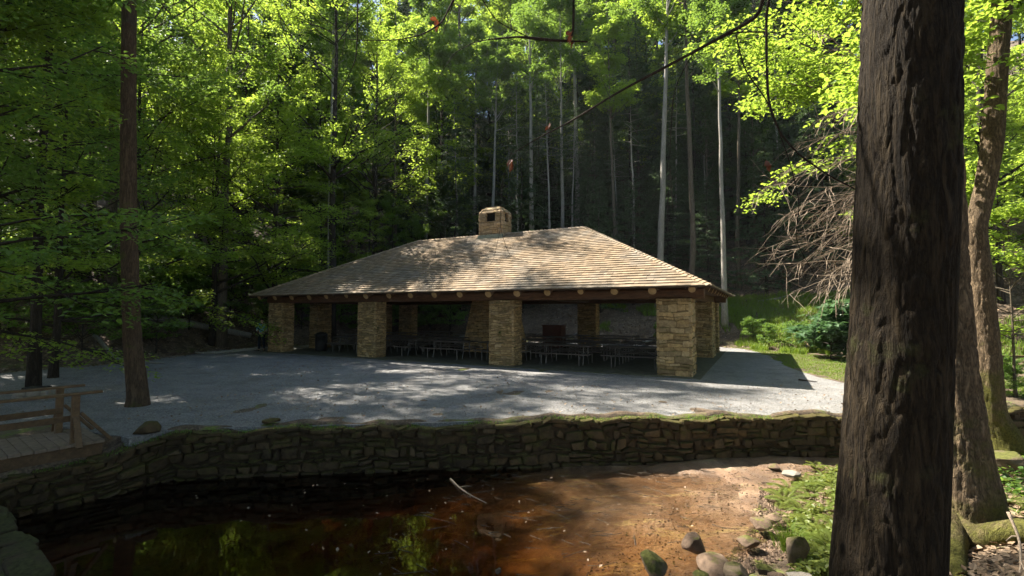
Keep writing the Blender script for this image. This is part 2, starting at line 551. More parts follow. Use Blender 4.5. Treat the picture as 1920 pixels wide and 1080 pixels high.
# gravel yard: own sheet with a ragged edge
def build_gravel():
    wl = [(p[0], p[1]) for p in WALL[4:11]]
    edge = [(x, y + .16) for x, y in wl]
    rt = [atz(1640, 745, 0)[:2], atz(1590, 722, 0)[:2], atz(1530, 708, 0)[:2], atz(1480, 690, 0)[:2], atz(1440, 668, 0)[:2], atz(1400, 656, 0)[:2], atz(1345, 651, 0)[:2], (9.5, 30.2), (-8.8, 37.6)]
    lf = [(-13.8, 28.5), (-14.8, 25.5), atz(330, 668, 0)[:2], atz(240, 682, 0)[:2], atz(110, 690, 0)[:2], atz(0, 702, 0)[:2], (-26, 13.5), (-24, 11), (-12, 9.2), (-8.9, 9.3), (-7.6, 8.8)]
    P = np.array([tuple(p) for p in edge + rt + lf])
    P[6] = (9.0, 10.6)
    # resample + jitter
    pts = []
    for i in range(len(P)):
        a, b = P[i], P[(i + 1) % len(P)]
        L = np.linalg.norm(b - a); k = max(1, int(L / .12))
        for j in range(k):
            q = a + (b - a) * j / k
            pts.append(q)
    pts = np.array(pts)
    jit = np.stack([fnoise(pts, 2.2, 4, 1), fnoise(pts, 2.2, 4, 4)], -1) * .10
    amp = np.where((pts[:, 1] < 10.2) & (pts[:, 0] > -7), .35, 1.0)[:, None] * (1 + sstep(15, 25, pts[:, 1])[:, None] * 1.5)
    pts = pts + jit * amp
    import bmesh
    bm = bmesh.new()
    from mathutils.geometry import delaunay_2d_cdt
    n0 = len(pts)
    ov, oe, of = delaunay_2d_cdt([Vector((p[0], p[1])) for p in pts], [], [list(range(n0))], 1, 1e-5)[:3]
    allv = [bm.verts.new((p[0], p[1], .005 if (p[1] < 10.5 and -8 < p[0] < 8.9) else .03)) for p in ov]
    for t_ in of:
        a_, b_, c_ = [ov[k_] for k_ in t_[:3]]
        cr_ = (b_[0] - a_[0]) * (c_[1] - a_[1]) - (b_[1] - a_[1]) * (c_[0] - a_[0])
        bm.faces.new([allv[k_] for k_ in (t_ if cr_ > 0 else t_[::-1])])
    vs = allv[:n0]
    lowv = [bm.verts.new((v_.co.x, v_.co.y - .02, -.22)) for v_ in vs]
    for i_ in range(len(vs)):
        k_ = (i_ + 1) % len(vs)
        if vs[i_].co.y < 10.8 and vs[k_].co.y < 10.8: bm.faces.new((vs[k_], lowv[k_], lowv[i_], vs[i_]))
    me = bpy.data.meshes.new('gravel_yard'); bm.to_mesh(me); bm.free()
    m, nt, out = newmat('gravel'); n = N(nt)
    p = pos(n)
    fine = n.noise(p, 45, 5, .8)
    vor = n('ShaderNodeTexVoronoi', {'Vector': p, 'Scale': 42}).outputs
    mid = n.noise(p, 1.4, 5, .7)
    mp = n('ShaderNodeMapping', {'Vector': p, 'Scale': (.5, 2.2, 1), 'Rotation': (0, 0, .25)}).outputs[0]
    track = n.noise(mp, .8, 4, .6)
    c = n.ramp(n.math('ADD', n.math('MULTIPLY', fine, .7), n.math('MULTIPLY', mid, .3)), [(.36, (.088, .086, .082)), (.5, (.21, .205, .198)), (.64, (.35, .345, .33))])
    sp = n.mix(.5, c, n('ShaderNodeSeparateColor', {0: vor[1]}).outputs[0], 'SOFT_LIGHT')
    c = n.mix(n.ramp(track, [(.42, (0, 0, 0)), (.7, (.45, .45, .45))]), sp, (.27, .255, .235))
    dirt = n.ramp(n.noise(p, .55, 6, .72, .5), [(.56, (0, 0, 0)), (.72, (.6, .6, .6))])
    c = n.mix(dirt, c, (.12, .09, .06))
    b = n.bump(n.noise(p, 60, 4, .8), 1.0, .02)
    b = n.bump(vor[0], .7, .015, b)
    b = n.bump(mid, .35, .08, b)
    finish(n, out, c, .9, b, .25)
    me.materials.append(m)
    o = bpy.data.objects.new('gravel_yard', me); COL.objects.link(o)
    tag(o, 'grey crushed gravel yard around the pavilion', kind='structure')
    # loose stones and leaves lying on the gravel
    return P


GP = build_gravel()

# water
mb = MB()
nx_, ny_ = 220, 80
gx = np.linspace(-12.5, 9.5, nx_); gy = np.linspace(2.6, 10.4, ny_)
X, Y = np.meshgrid(gx, gy)
v = np.stack([X, Y, np.full_like(X, WATER_Z)], -1).reshape(-1, 3)
q = []
dnw = poly_sd(CREEK, X, Y)
for i in range(ny_ - 1):
    for j in range(nx_ - 1):
        if dnw[i:i + 2, j:j + 2].min() < .2:
            q.append([i * nx_ + j, i * nx_ + j + 1, (i + 1) * nx_ + j + 1, (i + 1) * nx_ + j])
q = np.array(q); fc = v[q].mean(1)
dep = np.maximum(0, WATER_Z - ground_z(fc[:, 0], fc[:, 1]))
tc = np.exp(-dep[:, None] * np.array([2.3, 3.5, 5.5]))
mb.add(v, q, c=tc)
m, nt, out = newmat('creek_water'); n = N(nt)
p = pos(n)
bn = n.bump(n.noise(p, 3.0, 3, .5), .06, .02)
sp = n('ShaderNodeSeparateXYZ', {0: p})
rip = n.math('MULTIPLY', n.noise(n('ShaderNodeMapping', {'Vector': p, 'Scale': (5, 12, 1), 'Rotation': (0, 0, -.4)}).outputs[0], 1.5, 4, .7), n.ramp(sp.outputs[0], [(0, (0, 0, 0)), (1, (1, 1, 1))]))
bn = n.bump(rip, .55, .03, bn)
fr = n('ShaderNodeFresnel', {'IOR': 1.33, 'Normal': bn}).outputs[0]
gl = n('ShaderNodeBsdfGlossy', {'Color': (1, 1, 1, 1), 'Roughness': .02, 'Normal': bn})
tr = n('ShaderNodeBsdfTransparent', {'Color': tintnode(n)})
mx = n('ShaderNodeMixShader', {0: n.math('MULTIPLY', fr, 1.3, True), 1: tr.outputs[0], 2: gl.outputs[0]})
nt.links.new(mx.outputs[0], out.inputs[0])
w = mb.build('water', m)
tag(w, 'shallow still brown creek water reflecting the trees', kind='structure')


# ------------------------------------------------------------------ stone work
def stones(mb, fmap, A, H, rng, ch=(.07, .2), cw=(.16, .5), out=.035, gap=.012, back=.06, wob=.02, tb=(.35, .65), zmap=None, rough=1.0):
    """irregular coursed stones over a x in 0..A, z in 0..H ; fmap(a,z,o)->xyz (vectorised)"""
    z = 0.0
    V = []; Q = []; T = []; CQ = []; CT = []
    nb = 0
    while z < H - .02:
        h = rng.uniform(*ch)
        if z + h > H - ch[0] * .6: h = H - z
        a = -rng.uniform(0, .0)
        while a < A - .02:
            w = rng.uniform(*cw)
            if h > .15: w *= 1.15
            if a + w > A - cw[0] * .6: w = A - a
            sub = [(z, z + h)]
            if h > ch[0] + .6 * (ch[1] - ch[0]) and rng.random() < .35:
                mm = z + h * rng.uniform(.35, .65); sub = [(z, mm), (mm, z + h)]
            for z0, z1 in sub:
                def zz(x, zv):
                    return zv + wob * (math.sin(x * 3.1 + zv * 5) + math.sin(x * 7.3 + 1 + zv * 3)) * min(1, zv * 3, max(0, (H - zv)) * 3)
                j = lambda: rng.uniform(-.35, .35) * gap * 1.6 * rough
                c4 = [(a + gap / 2 + j(), zz(a, z0) + gap / 2 + j()), (a + w - gap / 2 + j(), zz(a + w, z0) + gap / 2 + j()), (a + w - gap / 2 + j(), zz(a + w, z1) - gap / 2 + j()), (a + gap / 2 + j(), zz(a, z1) - gap / 2 + j())]
                # octagonal outline: cut corners
                oc = []
                cc = np.array(c4); ctr = cc.mean(0)
                for k in range(4):
                    p0, p1 = cc[k], cc[(k + 1) % 4]
                    e = p1 - p0
                    f0 = rng.uniform(.06, .2); f1 = 1 - rng.uniform(.06, .2)
                    oc += [p0 + e * f0, p0 + e * f1]
                oc = np.array(oc)
                o1 = out * rng.uniform(.1, 1.0)
                ins = ctr + (oc - ctr) * (1 - min(.028 / max(.03, (z1 - z0)), .35))
                r = [(x, y, -back) for x, y in oc] + [(x, y, o1 * .35) for x, y in oc] + [(x, y, o1 + rng.uniform(-.006, .006)) for x, y in ins] + [(ctr[0], ctr[1], o1 + rng.uniform(0, .012))]
                V += r
                for k in range(8):
                    k2 = (k + 1) % 8
                    Q.append([nb + k, nb + k2, nb + 8 + k2, nb + 8 + k]); Q.append([nb + 8 + k, nb + 8 + k2, nb + 16 + k2, nb + 16 + k])
                    T.append([nb + 16 + k, nb + 16 + k2, nb + 24])
                b = rng.uniform(*tb); hue = rng.uniform(-.05, .05)
                c = (b * (1 + hue), b, b * (1 - hue * 2))
                CQ += [c] * 16; CT += [c] * 8
                nb += 25
            a += w
        z += h
    V = np.array(V)
    W = fmap(V[:, 0], V[:, 1], V[:, 2])
    base = mb.n
    mb.v.append(W); mb.q.append(np.array(Q) + base); mb.t.append(np.array(T) + base)
    mb.cq.append(np.array(CQ)); mb.ct.append(np.array(CT)); mb.n += len(V)


def lin(o, ax, up, nrm):
    o, ax, up, nrm = [np.array(x, float) for x in (o, ax, up, nrm)]
    return lambda a, z, t: o + a[:, None] * ax + z[:, None] * up + t[:, None] * nrm


def pillar(name, x, y, w, d, h, parent, seed, label=None, mat='pillar', ch=(.06, .18), cw=(.15, .5)):
    rng = np.random.default_rng(seed)
    mb = MB()
    e = .045
    stones(mb, lin((x, y + e, 0), (1, 0, 0), (0, 0, 1), (0, -1, 0)), w, h, rng, ch=ch, cw=cw, rough=1.5, gap=.016, tb=(.3, .68))
    stones(mb, lin((x + w - e, y, 0), (0, 1, 0), (0, 0, 1), (1, 0, 0)), d, h, rng, ch=ch, cw=cw, rough=1.5, gap=.016, tb=(.3, .68))
    stones(mb, lin((x + w, y + d - e, 0), (-1, 0, 0), (0, 0, 1), (0, 1, 0)), w, h, rng, ch=ch, cw=cw, rough=1.5, gap=.016, tb=(.3, .68))
    stones(mb, lin((x + e, y + d, 0), (0, -1, 0), (0, 0, 1), (-1, 0, 0)), d, h, rng, ch=ch, cw=cw, rough=1.5, gap=.016, tb=(.3, .68))
    core = mb
    core.box((x + e + .012, y + e + .012, -.1), (x + w - e - .012, y + d - e - .012, h - .006), (.28, .28, .28))
    o = mb.build(name, M[mat], parent)
    if label: o['label'] = label
    return o


# ------------------------------------------------------------------ pavilion
root = empty('picnic_pavilion', (PAV_O[0], PAV_O[1], 0), PAV_A)
tag(root, 'open stone-pillared picnic pavilion with hipped wooden shingle roof and stone chimney', 'pavilion')
PH = 2.6
px0 = [0, 6.4, 13.5, 20.0]
for i, x in enumerate(px0):
    w = 1.15
    pillar('pillar', x, 0, w, 1.15 if i == 3 else .75, PH, root, 10 + i, ch=((.05, .15), (.05, .14), (.05, .16), (.09, .27))[i], cw=((.14, .4), (.14, .4), (.16, .5), (.2, .6))[i])
    pillar('pillar', x, PD - .75, w, .75, PH, root, 20 + i)
pillar('pillar', 0, 2.6, .75, 1.0, PH, root, 31)
pillar('pillar', 0, 7.8, .75, 1.0, PH, root, 32)
pillar('pillar', PL - .75, 7.1, .75, 1.5, PH, root, 33)
# floor slab
mb = MB(); mb.box((-.25, -.25, -.2), (PL + .25, PD + .25, .05), (.5, .5, .5))
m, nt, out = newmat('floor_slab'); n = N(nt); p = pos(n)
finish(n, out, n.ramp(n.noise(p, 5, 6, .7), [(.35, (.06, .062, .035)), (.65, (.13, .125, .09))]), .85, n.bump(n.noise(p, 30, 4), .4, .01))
mb.build('floor_slab', m, root)

OV = .63; EZ = 2.97; RZ = 6.2
EW = PL + 2 * OV; ED = PD + 2 * OV; HALF = ED / 2
SL = math.hypot(HALF, RZ - EZ)
# roof planes given in local coordinates: origin corner, along, upslope
ua = np.array([0, HALF, RZ - EZ]) / SL
planes = [
    ((-OV, -OV, EZ), (1, 0, 0), (0, HALF / SL, (RZ - EZ) / SL), EW, 'front'),
    ((PL + OV, -OV, EZ), (0, 1, 0), (-HALF / SL, 0, (RZ - EZ) / SL), ED, 'right'),
    ((PL + OV, PD + OV, EZ), (-1, 0, 0), (0, -HALF / SL, (RZ - EZ) / SL), EW, 'back'),
    ((-OV, PD + OV, EZ), (0, -1, 0), (HALF / SL, 0, (RZ - EZ) / SL), ED, 'left'),
]
mb = MB(); und = MB()
rng = np.random.default_rng(5)
kk = HALF / SL
for o, ax, up, Lp, nm in planes:
    o, ax, up = np.array(o), np.array(ax), np.array(up)
    nr = np.cross(ax, up)
    e = .215
    nc = int(SL / e)
    for i in range(-0, nc + 1):
        b0 = i * e
        a = b0 * kk - rng.uniform(0, .15)
        a1 = Lp - b0 * kk
        sag = .018 * math.sin(i * 1.7) * 0
        while a < a1 - .02:
            w = rng.uniform(.13, .30)
            w = min(w, a1 - a)
            lo = b0 - rng.uniform(0, .010) - (.03 if i == 0 else 0)
            hi = min(b0 + e * 1.25, SL)
            th = rng.uniform(.030, .042)
            l2 = a + .001; r2 = a + w - .001
            lift = .012
            k = min(lo * kk, 0)
            # upper corners follow the hip when next to it
            lh = max(l2, hi * kk) if l2 < hi * kk else l2
            rh = min(r2, Lp - hi * kk)
            if rh - lh < .01: 
                lh = rh = (lh + rh) / 2; rh += .005
            cr = rng.uniform(-.002, .002)
            vs = [o + ax * l2 + up * lo + nr * (lift), o + ax * r2 + up * lo + nr * (lift + cr), o + ax * rh + up * hi + nr * .0, o + ax * lh + up * hi + nr * .0,
                  o + ax * l2 + up * lo + nr * (lift + th), o + ax * r2 + up * lo + nr * (lift + th + cr), o + ax * rh + up * hi + nr * .008, o + ax * lh + up * hi + nr * .008]
            br = rng.uniform(.36, .60); hu = rng.uniform(-.02, .03)
            if rng.random() < .05: br *= .8
            mb.add(vs, [[4, 5, 6, 7], [0, 1, 5, 4], [1, 2, 6, 5], [3, 0, 4, 7]], c=(br * (1 + hu), br, br * (1 - hu)))
            a += w
shin = mb.build('roof_shingles', M['shingle'], root)
# caps on hips and ridge
cap = MB()
c00 = np.array([-OV, -OV, EZ]); c10 = np.array([PL + OV, -OV, EZ]); c11 = np.array([PL + OV, PD + OV, EZ]); c01 = np.array([-OV, PD + OV, EZ])
r0 = np.array([-OV + HALF, PD / 2, RZ]); r1 = np.array([PL + OV - HALF, PD / 2, RZ])
for a, b in ((c00, r0), (c10, r1), (c11, r1), (c01, r0), (r0, r1)):
    d = b - a; L = np.linalg.norm(d); d = d / L
    sd = np.cross(d, (0, 0, 1)); sd /= np.linalg.norm(sd); up = np.cross(sd, d)
    k = int(L / .21)
    for j in range(k):
        s0 = j * L / k - .01; s1 = min((j + 1.35) * L / k, L)
        for sg in (-1, 1):
            dn = .42 if a[2] != b[2] else .5
            wv = sd * sg * .15 - up * .15 * dn
            p = [a + d * s0 + up * .075, a + d * s0 + up * .075 + wv, a + d * s1 + up * .035 + wv, a + d * s1 + up * .035]
            p2 = [x - up * .022 for x in p]
            br = rng.uniform(.5, .68)
            ql = [[0, 1, 2, 3], [4, 7, 6, 5], [0, 4, 5, 1], [1, 5, 6, 2]]
            cap.add(p + p2, ql, c=(br, br * .98, br * .95))
cap.build('roof_cap', M['shingle'], root)
# roof deck (boards under the shingles)
t = .05
v = []
for dz in (-.005, -t):
    v += [c00 + (0, 0, dz), c10 + (0, 0, dz), c11 + (0, 0, dz), c01 + (0, 0, dz), r0 + (0, 0, dz), r1 + (0, 0, dz)]
und.add(v, [[0, 1, 5, 4], [2, 3, 4, 5], [6, 10, 11, 7], [8, 11, 10, 9], [0, 6, 7, 1], [1, 7, 8, 2], [2, 8, 9, 3], [3, 9, 6, 0]], [[1, 2, 5], [3, 0, 4], [7, 11, 8], [9, 10, 6]])
und.build('roof_deck', M['under'], root)
# log rafters
slope = (RZ - EZ) / HALF


def rafter(a, b, r, seed):
    mb = MB()
    a = np.array(a, float); b = np.array(b, float)
    n_ = 6
    P_ = np.array([a + (b - a) * i / n_ for i in range(n_ + 1)])
    mb.tube(P_, r, 10, (.5, .5, .5), True, .06, seed)
    o = mb.build('rafter', M['log'], root, True)
    d = (b - a) / np.linalg.norm(b - a)
    e = MB()
    e.tube([a - d * .004, a + d * .02], [r * .93, r * .96], 14, (.5, .5, .5))
    e.build('log_end', M['logend'], o)


nr_ = 18
RR = .135
rng = np.random.default_rng(9)
for side in (0, 1):
    for i in range(nr_):
        x = -.1 + i * (PL + .2) / (nr_ - 1) + rng.uniform(-.05, .05)
        ins = max(0, min((x + OV) / HALF, 1, (PL + OV - x) / HALF))
        y0 = -OV + .16; r = RR * rng.uniform(.85, 1.12)
        z0 = EZ + slope * .16 - r - .075
        ye = -OV + ins * HALF
        if ye - y0 < .5: ye = y0 + .5
        z1 = z0 + slope * (ye - y0)
        if side == 0: rafter((x, y0, z0), (x, ye, z1), r, i)
        else: rafter((x, PD - y0, z0), (x, PD - ye, z1), r, i + 30)
for side in (0, 1):
    for i in range(9):
        y = .7 + i * (PD - 1.4) / 8
        ins = max(.1, min((y + OV) / HALF, 1, (PD + OV - y) / HALF))
        x0 = -OV + .16; r = RR * rng.uniform(.6, .8); z0 = EZ + slope * .16 - r - .075
        xe = -OV + ins * HALF; z1 = z0 + slope * (xe - x0)
        if side == 0: rafter((x0, y, z0), (xe, y, z1), r, i)
        else: rafter((PL - x0, y, z0), (PL - xe, y, z1), r, i + 50)
# beams on the pillars
for (a, b) in (((-.35, .4, 2.76), (PL + .35, .4, 2.76)), ((-.35, PD - .4, 2.76), (PL + .35, PD - .4, 2.76)), ((.4, .62, 2.75), (.4, PD - .62, 2.75)), ((PL - .4, .62, 2.75), (PL - .4, PD - .62, 2.75))):
    mb = MB()
    a = np.array(a, float); b = np.array(b, float)
    P_ = np.array([a + (b - a) * i / 20 for i in range(21)])
    mb.beam(a, b, .42, .33, (.55, .5, .45))
    mb.build('beam', M['log'], root)
# inner tie beams
for x in (6.98, 14.08):
    mb = MB(); mb.beam((x, .65, 2.80), (x, PD - .65, 2.80), .26, .28); mb.build('tie_beam', M['log'], root)
for y in (3.4, 7.6):
    mb = MB(); mb.beam((.65, y, 3.09), (PL - .65, y, 3.09), .24, .26); mb.build('tie_beam', M['log'], root)

# chimney and the tapering fireplace under it
cx, cy = PL / 2 + .1, PD / 2
cw, cd = 1.45, 1.05


def taper_stones(mb, cx, cy, w0, d0, w1, d1, z0, z1, seed, tb=(.35, .65)):
    rng = np.random.default_rng(seed)
    H = z1 - z0
    for (nx, ny) in ((0, -1), (1, 0), (0, 1), (-1, 0)):
        W0 = w0 if nx == 0 else d0
        tx, ty = -ny, nx
        def fm(a, z, o, nx=nx, ny=ny, tx=tx, ty=ty, W0=W0):
            k = z / H
            W = (w0 + (w1 - w0) * k); D = (d0 + (d1 - d0) * k)
            half_n = (W if nx else D) / 2; half_t = (D if nx else W) / 2
            u = (a / W0 * 2 - 1) * half_t
            X = cx + nx * (half_n - .045 + o) + tx * u
            Y_ = cy + ny * (half_n - .045 + o) + ty * u
            return np.stack([X, Y_, z0 + z], -1)
        stones(mb, fm, W0, H, rng, tb=tb, ch=(.09, .24), cw=(.18, .55))


mb = MB()
ZB, ZT = 5.55, 7.62
taper_stones(mb, cx, cy, cw, cd, cw, cd, ZB, 6.86, 71, (.42, .65))
# the smoke openings: piers at the corners, lintel slab on top
i0 = .06
for sx in (-1, 1):
    for sy in (-1, 1):
        pw, pd = .47, .34
        taper_stones(mb, cx + sx * (cw - pw) / 2, cy + sy * (cd - pd) / 2, pw, pd, pw, pd, 6.86, 7.30, 80 + sx * 3 + sy, (.42, .65))
        mb.box((cx + sx * (cw - pw) / 2 - pw / 2 + .05, cy + sy * (cd - pd) / 2 - pd / 2 + .05, 6.8), (cx + sx * (cw - pw) / 2 + pw / 2 - .05, cy + sy * (cd - pd) / 2 + pd / 2 - .05, 7.32), (.35, .35, .35))
taper_stones(mb, cx, cy, cw + .04, cd + .04, cw - .25, cd - .2, 7.30, 7.52, 90, (.42, .65))
taper_stones(mb, cx, cy, cw - .2, cd - .16, cw - .75, cd - .55, 7.50, 7.66, 91, (.5, .7))
mb.box((cx - cw / 2 + .06, cy - cd / 2 + .06, ZB), (cx + cw / 2 - .06, cy + cd / 2 - .06, 6.84), (.35, .35, .35))
mb.box((cx - cw / 2 + .08, cy - cd / 2 + .08, 7.31), (cx + cw / 2 - .08, cy + cd / 2 - .08, 7.44), (.35, .35, .35))
mb.box((cx - cw / 2 + .3, cy - cd / 2 + .25, 7.44), (cx + cw / 2 - .3, cy + cd / 2 - .25, 7.655), (.5, .5, .5))
mb.box((cx - cw / 2 + .16, cy - cd / 2 + .16, 6.80), (cx + cw / 2 - .16, cy + cd / 2 - .16, 7.33), (.015, .015, .015))  # near-black block in the smoke openings, coloured to stand in for the shade inside
ch = mb.build('chimney', M['chim'], root)
mb = MB(); mb.box((cx - cw / 2 - .03, cy - cd / 2 - .03, 5.5), (cx + cw / 2 + .03, cy - cd / 2 + .04, 6.14)); mb.box((cx - cw / 2 - .06, cy - cd / 2 - .16, 5.86), (cx + cw / 2 + .06, cy - cd / 2 - .03, 5.90), (.45, .45, .45))
mb.build('flashing', M['flash'], ch)
mb = MB(); taper_stones(mb, cx, cy, 3.0, 1.9, 1.5, 1.1, 0.05, 4.2, 95)
mb.box((cx - .68, cy - .48, .05), (cx + .68, cy + .48, 5.6), (.3, .3, .3))
mb.build('fireplace', M['pillar'], root)


# ------------------------------------------------------------------ picnic tables
def make_table():
    r = empty('picnic_table')
    mb = MB()
    for k in range(5):
        mb.beam((-1.2, -.31 + k * .155, .755), (1.2, -.31 + k * .155, .755), .145, .04, (.5, .5, .5))
    mb.build('tabletop', M['table'], r)
    for s in (-1, 1):
        mb = MB()
        for k in range(2): mb.beam((-1.2, s * (.62 + k * .13), .45), (1.2, s * (.62 + k * .13), .45), .12, .04)
        mb.build('bench', M['table'], r)
    for x in (-.8, .8):
        mb = MB()
        t = .024
        for s in (-1, 1):
            mb.tube([(x, s * .25, .73), (x, s * .25, .30), (x, s * .33, .0)], t, 6)
            mb.tube([(x, s * .75, .43), (x, s * .75, .01)], t, 6)
        mb.tube([(x, -.75, .38), (x, .75, .38)], t, 6)
        mb.tube([(x, -.25, .72), (x, .25, .72)], t, 6)
        mb.build('frame', M['metal'], r)
    mb = MB()
    mb.tube([(-.8, 0, .38), (0, 0, .73), (.8, 0, .38)], .016, 6)
    mb.build('brace', M['metal'], r)
    return r


ORD = ['first', 'second', 'third', 'fourth', 'fifth', 'sixth', 'seventh']
tproto = make_table()
first = True
rng = np.random.default_rng(12)
for ri, y in enumerate((1.9, 4.1, 6.9, 9.1)):
    xs = [19.0, 16.2, 13.3, 8.4, 5.5, 2.6] if ri in (1, 2) else [19.0, 16.2, 13.3, 10.4, 7.5, 4.4]
    for ci, x in enumerate(xs):
        if first: o = tproto; first = False
        else: o = copy_tree(tproto)
        q = pav(x + rng.uniform(-.15, .15), y + rng.uniform(-.12, .12), .05)
        o.location = q; o.rotation_euler = (0, 0, PAV_A + rng.uniform(-.04, .04))
        tag(o, 'dark picnic table in the %s row behind the front pillars, %s from the right' % (ORD[ri], ORD[ci]), 'picnic table', 'picnic tables under the pavilion roof')

# brown cabinet behind the tables
q = aty(1039, 640, 27.2)
r = empty('storage_cabinet', (q[0], q[1], .05), PAV_A)
tag(r, 'reddish brown metal cabinet standing behind the picnic tables', 'cabinet')
mb = MB(); mb.box((-.56, -.35, 0.08), (.56, .35, 1.28)); mb.build('body', M['cabinet'], r)
mb = MB(); mb.box((-.6, -.39, 1.281), (.6, .39, 1.34)); mb.build('lid', M['cabinet'], r)
for sx in (-1, 1):
    mb = MB(); mb.box((min(0, sx * .54) + (.01 if sx > 0 else 0), -.372, .14), (max(0, sx * .54) - (.01 if sx < 0 else 0), -.351, 1.22)); d = mb.build('door', M['cabinet'], r)
    mb = MB(); mb.tube([(sx * .06, -.40, .6), (sx * .06, -.40, .78)], .012, 6); mb.build('handle', M['metal'], d)
q = pav(2.2, 1.6)
r = empty('litter_bin', (q[0], q[1], .05)); tag(r, 'dark round litter bin in the shade behind the leftmost pillar', 'bin')
mb = MB(); mb.tube([(0, 0, 0), (0, 0, .03), (0, 0, .4), (0, 0, .8), (0, 0, .82)], [.28, .29, .31, .31, .33], 20); mb.build('body', M['bin'], r, True)
mb = MB(); mb.tube([(0, 0, .822), (0, 0, .86), (0, 0, .95), (0, 0, 1.0)], [.33, .33, .24, .05], 20); mb.build('lid', M['bin'], r, True)


# ------------------------------------------------------------------ retaining wall
def path_map(P, zt, zb):
    P = np.asarray(P, float)
    seg = np.linalg.norm(np.diff(P, axis=0), axis=1); S = np.concatenate([[0], np.cumsum(seg)])
    tg = np.gradient(P, axis=0); tg /= np.linalg.norm(tg, axis=1)[:, None]
    nr = np.stack([tg[:, 1], -tg[:, 0]], -1)   # right of travel = towards creek for a left->right path
    def f(a, z, o, off=0):
        x = np.interp(a, S, P[:, 0]); y = np.interp(a, S, P[:, 1])
        nx = np.interp(a, S, nr[:, 0]); ny = np.interp(a, S, nr[:, 1])
        return x + nx * (o + off), y + ny * (o + off)
    return S[-1], f, S


def smooth_path(P, n=120):
    P = np.asarray(P, float)
    seg = np.linalg.norm(np.diff(P, axis=0), axis=1); S = np.concatenate([[0], np.cumsum(seg)])
    s = np.linspace(0, S[-1], n)
    Q = np.stack([np.interp(s, S, P[:, 0]), np.interp(s, S, P[:, 1])], -1)
    for _ in range(4):
        Q[1:-1] = (Q[:-2] + 2 * Q[1:-1] + Q[2:]) / 4
    return Q


WP = smooth_path(WALL, 300)
WLn, WF, WS = path_map(WP, 0, 0)


def wtop(a):
    x, y = WF(a, 0, 0)
    base = np.where(x < -6.2, -.03 - .22 * sstep(-6.3, -6.9, x), -.01 + .07 * sstep(-2, 3, x))
    return base + .02 * np.sin(a * 1.3) + .025 * np.sin(a * 3.7 + 1) + .015 * np.sin(a * 9.1)


mb = MB()
rng = np.random.default_rng(44)
ZW0 = -1.3


def fm(a, z, o):
    x, y = WF(a, 0, o)
    tp = wtop(a)
    z2 = ZW0 + z / 1.4 * (tp - ZW0)
    b = .06 * (1 - z / 1.4)     # slight batter
    x, y = WF(a, 0, o + b)
    return np.stack([x, y, z2], -1)


stones(mb, fm, WLn, 1.4, rng, ch=(.06, .20), cw=(.10, .38), out=.085, gap=.032, back=.1, wob=.014, tb=(.25, .62), rough=2.2)


def ft(a, z, o):
    x, y = WF(a, 0, .075 - z)
    return np.stack([x, y, wtop(a) - .05 + o * .7 + .01 * np.sin(a * 5 + z * 9)], -1)


stones(mb, ft, WLn, .48, rng, ch=(.14, .26), cw=(.15, .5), out=.07, gap=.012, back=.05, wob=.03, tb=(.3, .62))
# core
aa = np.linspace(0, WLn, 200)
cv = []
for a in aa:
    tp = float(wtop(np.array([a]))[0]) - .10
    for off, z in ((-.0, -1.5), (-.0, tp), (-.40, tp), (-.40, -1.5)):
        x, y = WF(a, 0, off)
        cv.append((float(x), float(y), z))
i = np.arange(199)[:, None] * 4; j = np.arange(4)[None]
qq = np.stack([i + j, i + 4 + j, i + 4 + (j + 1) % 4, i + (j + 1) % 4], -1).reshape(-1, 4)
mb.add(cv, qq, c=(.35, .35, .35))
rw = mb.build('retaining_wall', M['wall'])
tag(rw, 'long low mossy rubble stone wall holding up the gravel yard above the creek', 'wall')

# lower left stone ledge
LP = smooth_path([(-10.2, 5.5), (-8.0, 6.85), (-6.95, 6.5), (-5.8, 5.75), (-4.55, 4.95), (-3.8, 4.4), (-3.2, 3.6)], 120)
LLn, LF, LS = path_map(LP, 0, 0)
mb = MB()
rng = np.random.default_rng(45)
# creek lies on the left of travel here, so mirror the offset


def ltop(a):
    return -.42 - .10 * np.sin(a * 1.1) - .03 * np.sin(a * 4.1)


def fl(a, z, o):
    x, y = LF(LLn - a, 0, -(o + .05 * (1 - z)))
    tp = ltop(LLn - a)
    return np.stack([x, y, -1.35 + z * (tp + 1.35)], -1)


stones(mb, fl, LLn, 1.0, rng, ch=(.12, .3), cw=(.25, .7), out=.09, gap=.03, back=.1, wob=.03, tb=(.3, .6))


def fl2(a, z, o):
    x, y = LF(LLn - a, 0, -.05 + z)
    return np.stack([x, y, ltop(LLn - a) - .02 + o * .7], -1)


stones(mb, fl2, LLn, 1.5, rng, ch=(.25, .5), cw=(.3, .8), out=.06, gap=.025, back=.08, wob=.04, tb=(.3, .6))
cv = []
for a in np.linspace(0, LLn, 90):
    tp = float(ltop(a)) - .05
    for off, z in ((0, -1.5), (0, tp), (1.45, tp), (1.45, -1.5)):
        x, y = LF(a, 0, off); cv.append((float(x), float(y), z))
i = np.arange(89)[:, None] * 4
qq = np.stack([i + j, i + 4 + j, i + 4 + (j + 1) % 4, i + (j + 1) % 4], -1).reshape(-1, 4)
mb.add(cv, qq, c=(.25, .25, .25))
o = mb.build('stone_ledge', M['ledge'])
tag(o, 'dark mossy stone ledge at the lower left corner of the pool', 'stone ledge')

# ------------------------------------------------------------------ footbridge
r = empty('footbridge', (-7.16, 8.0, 0)); r.rotation_euler = (0, 0, math.atan2(-.80, -.60))
tag(r, 'wooden plank footbridge with brown railings beside the gravel yard', 'footbridge')
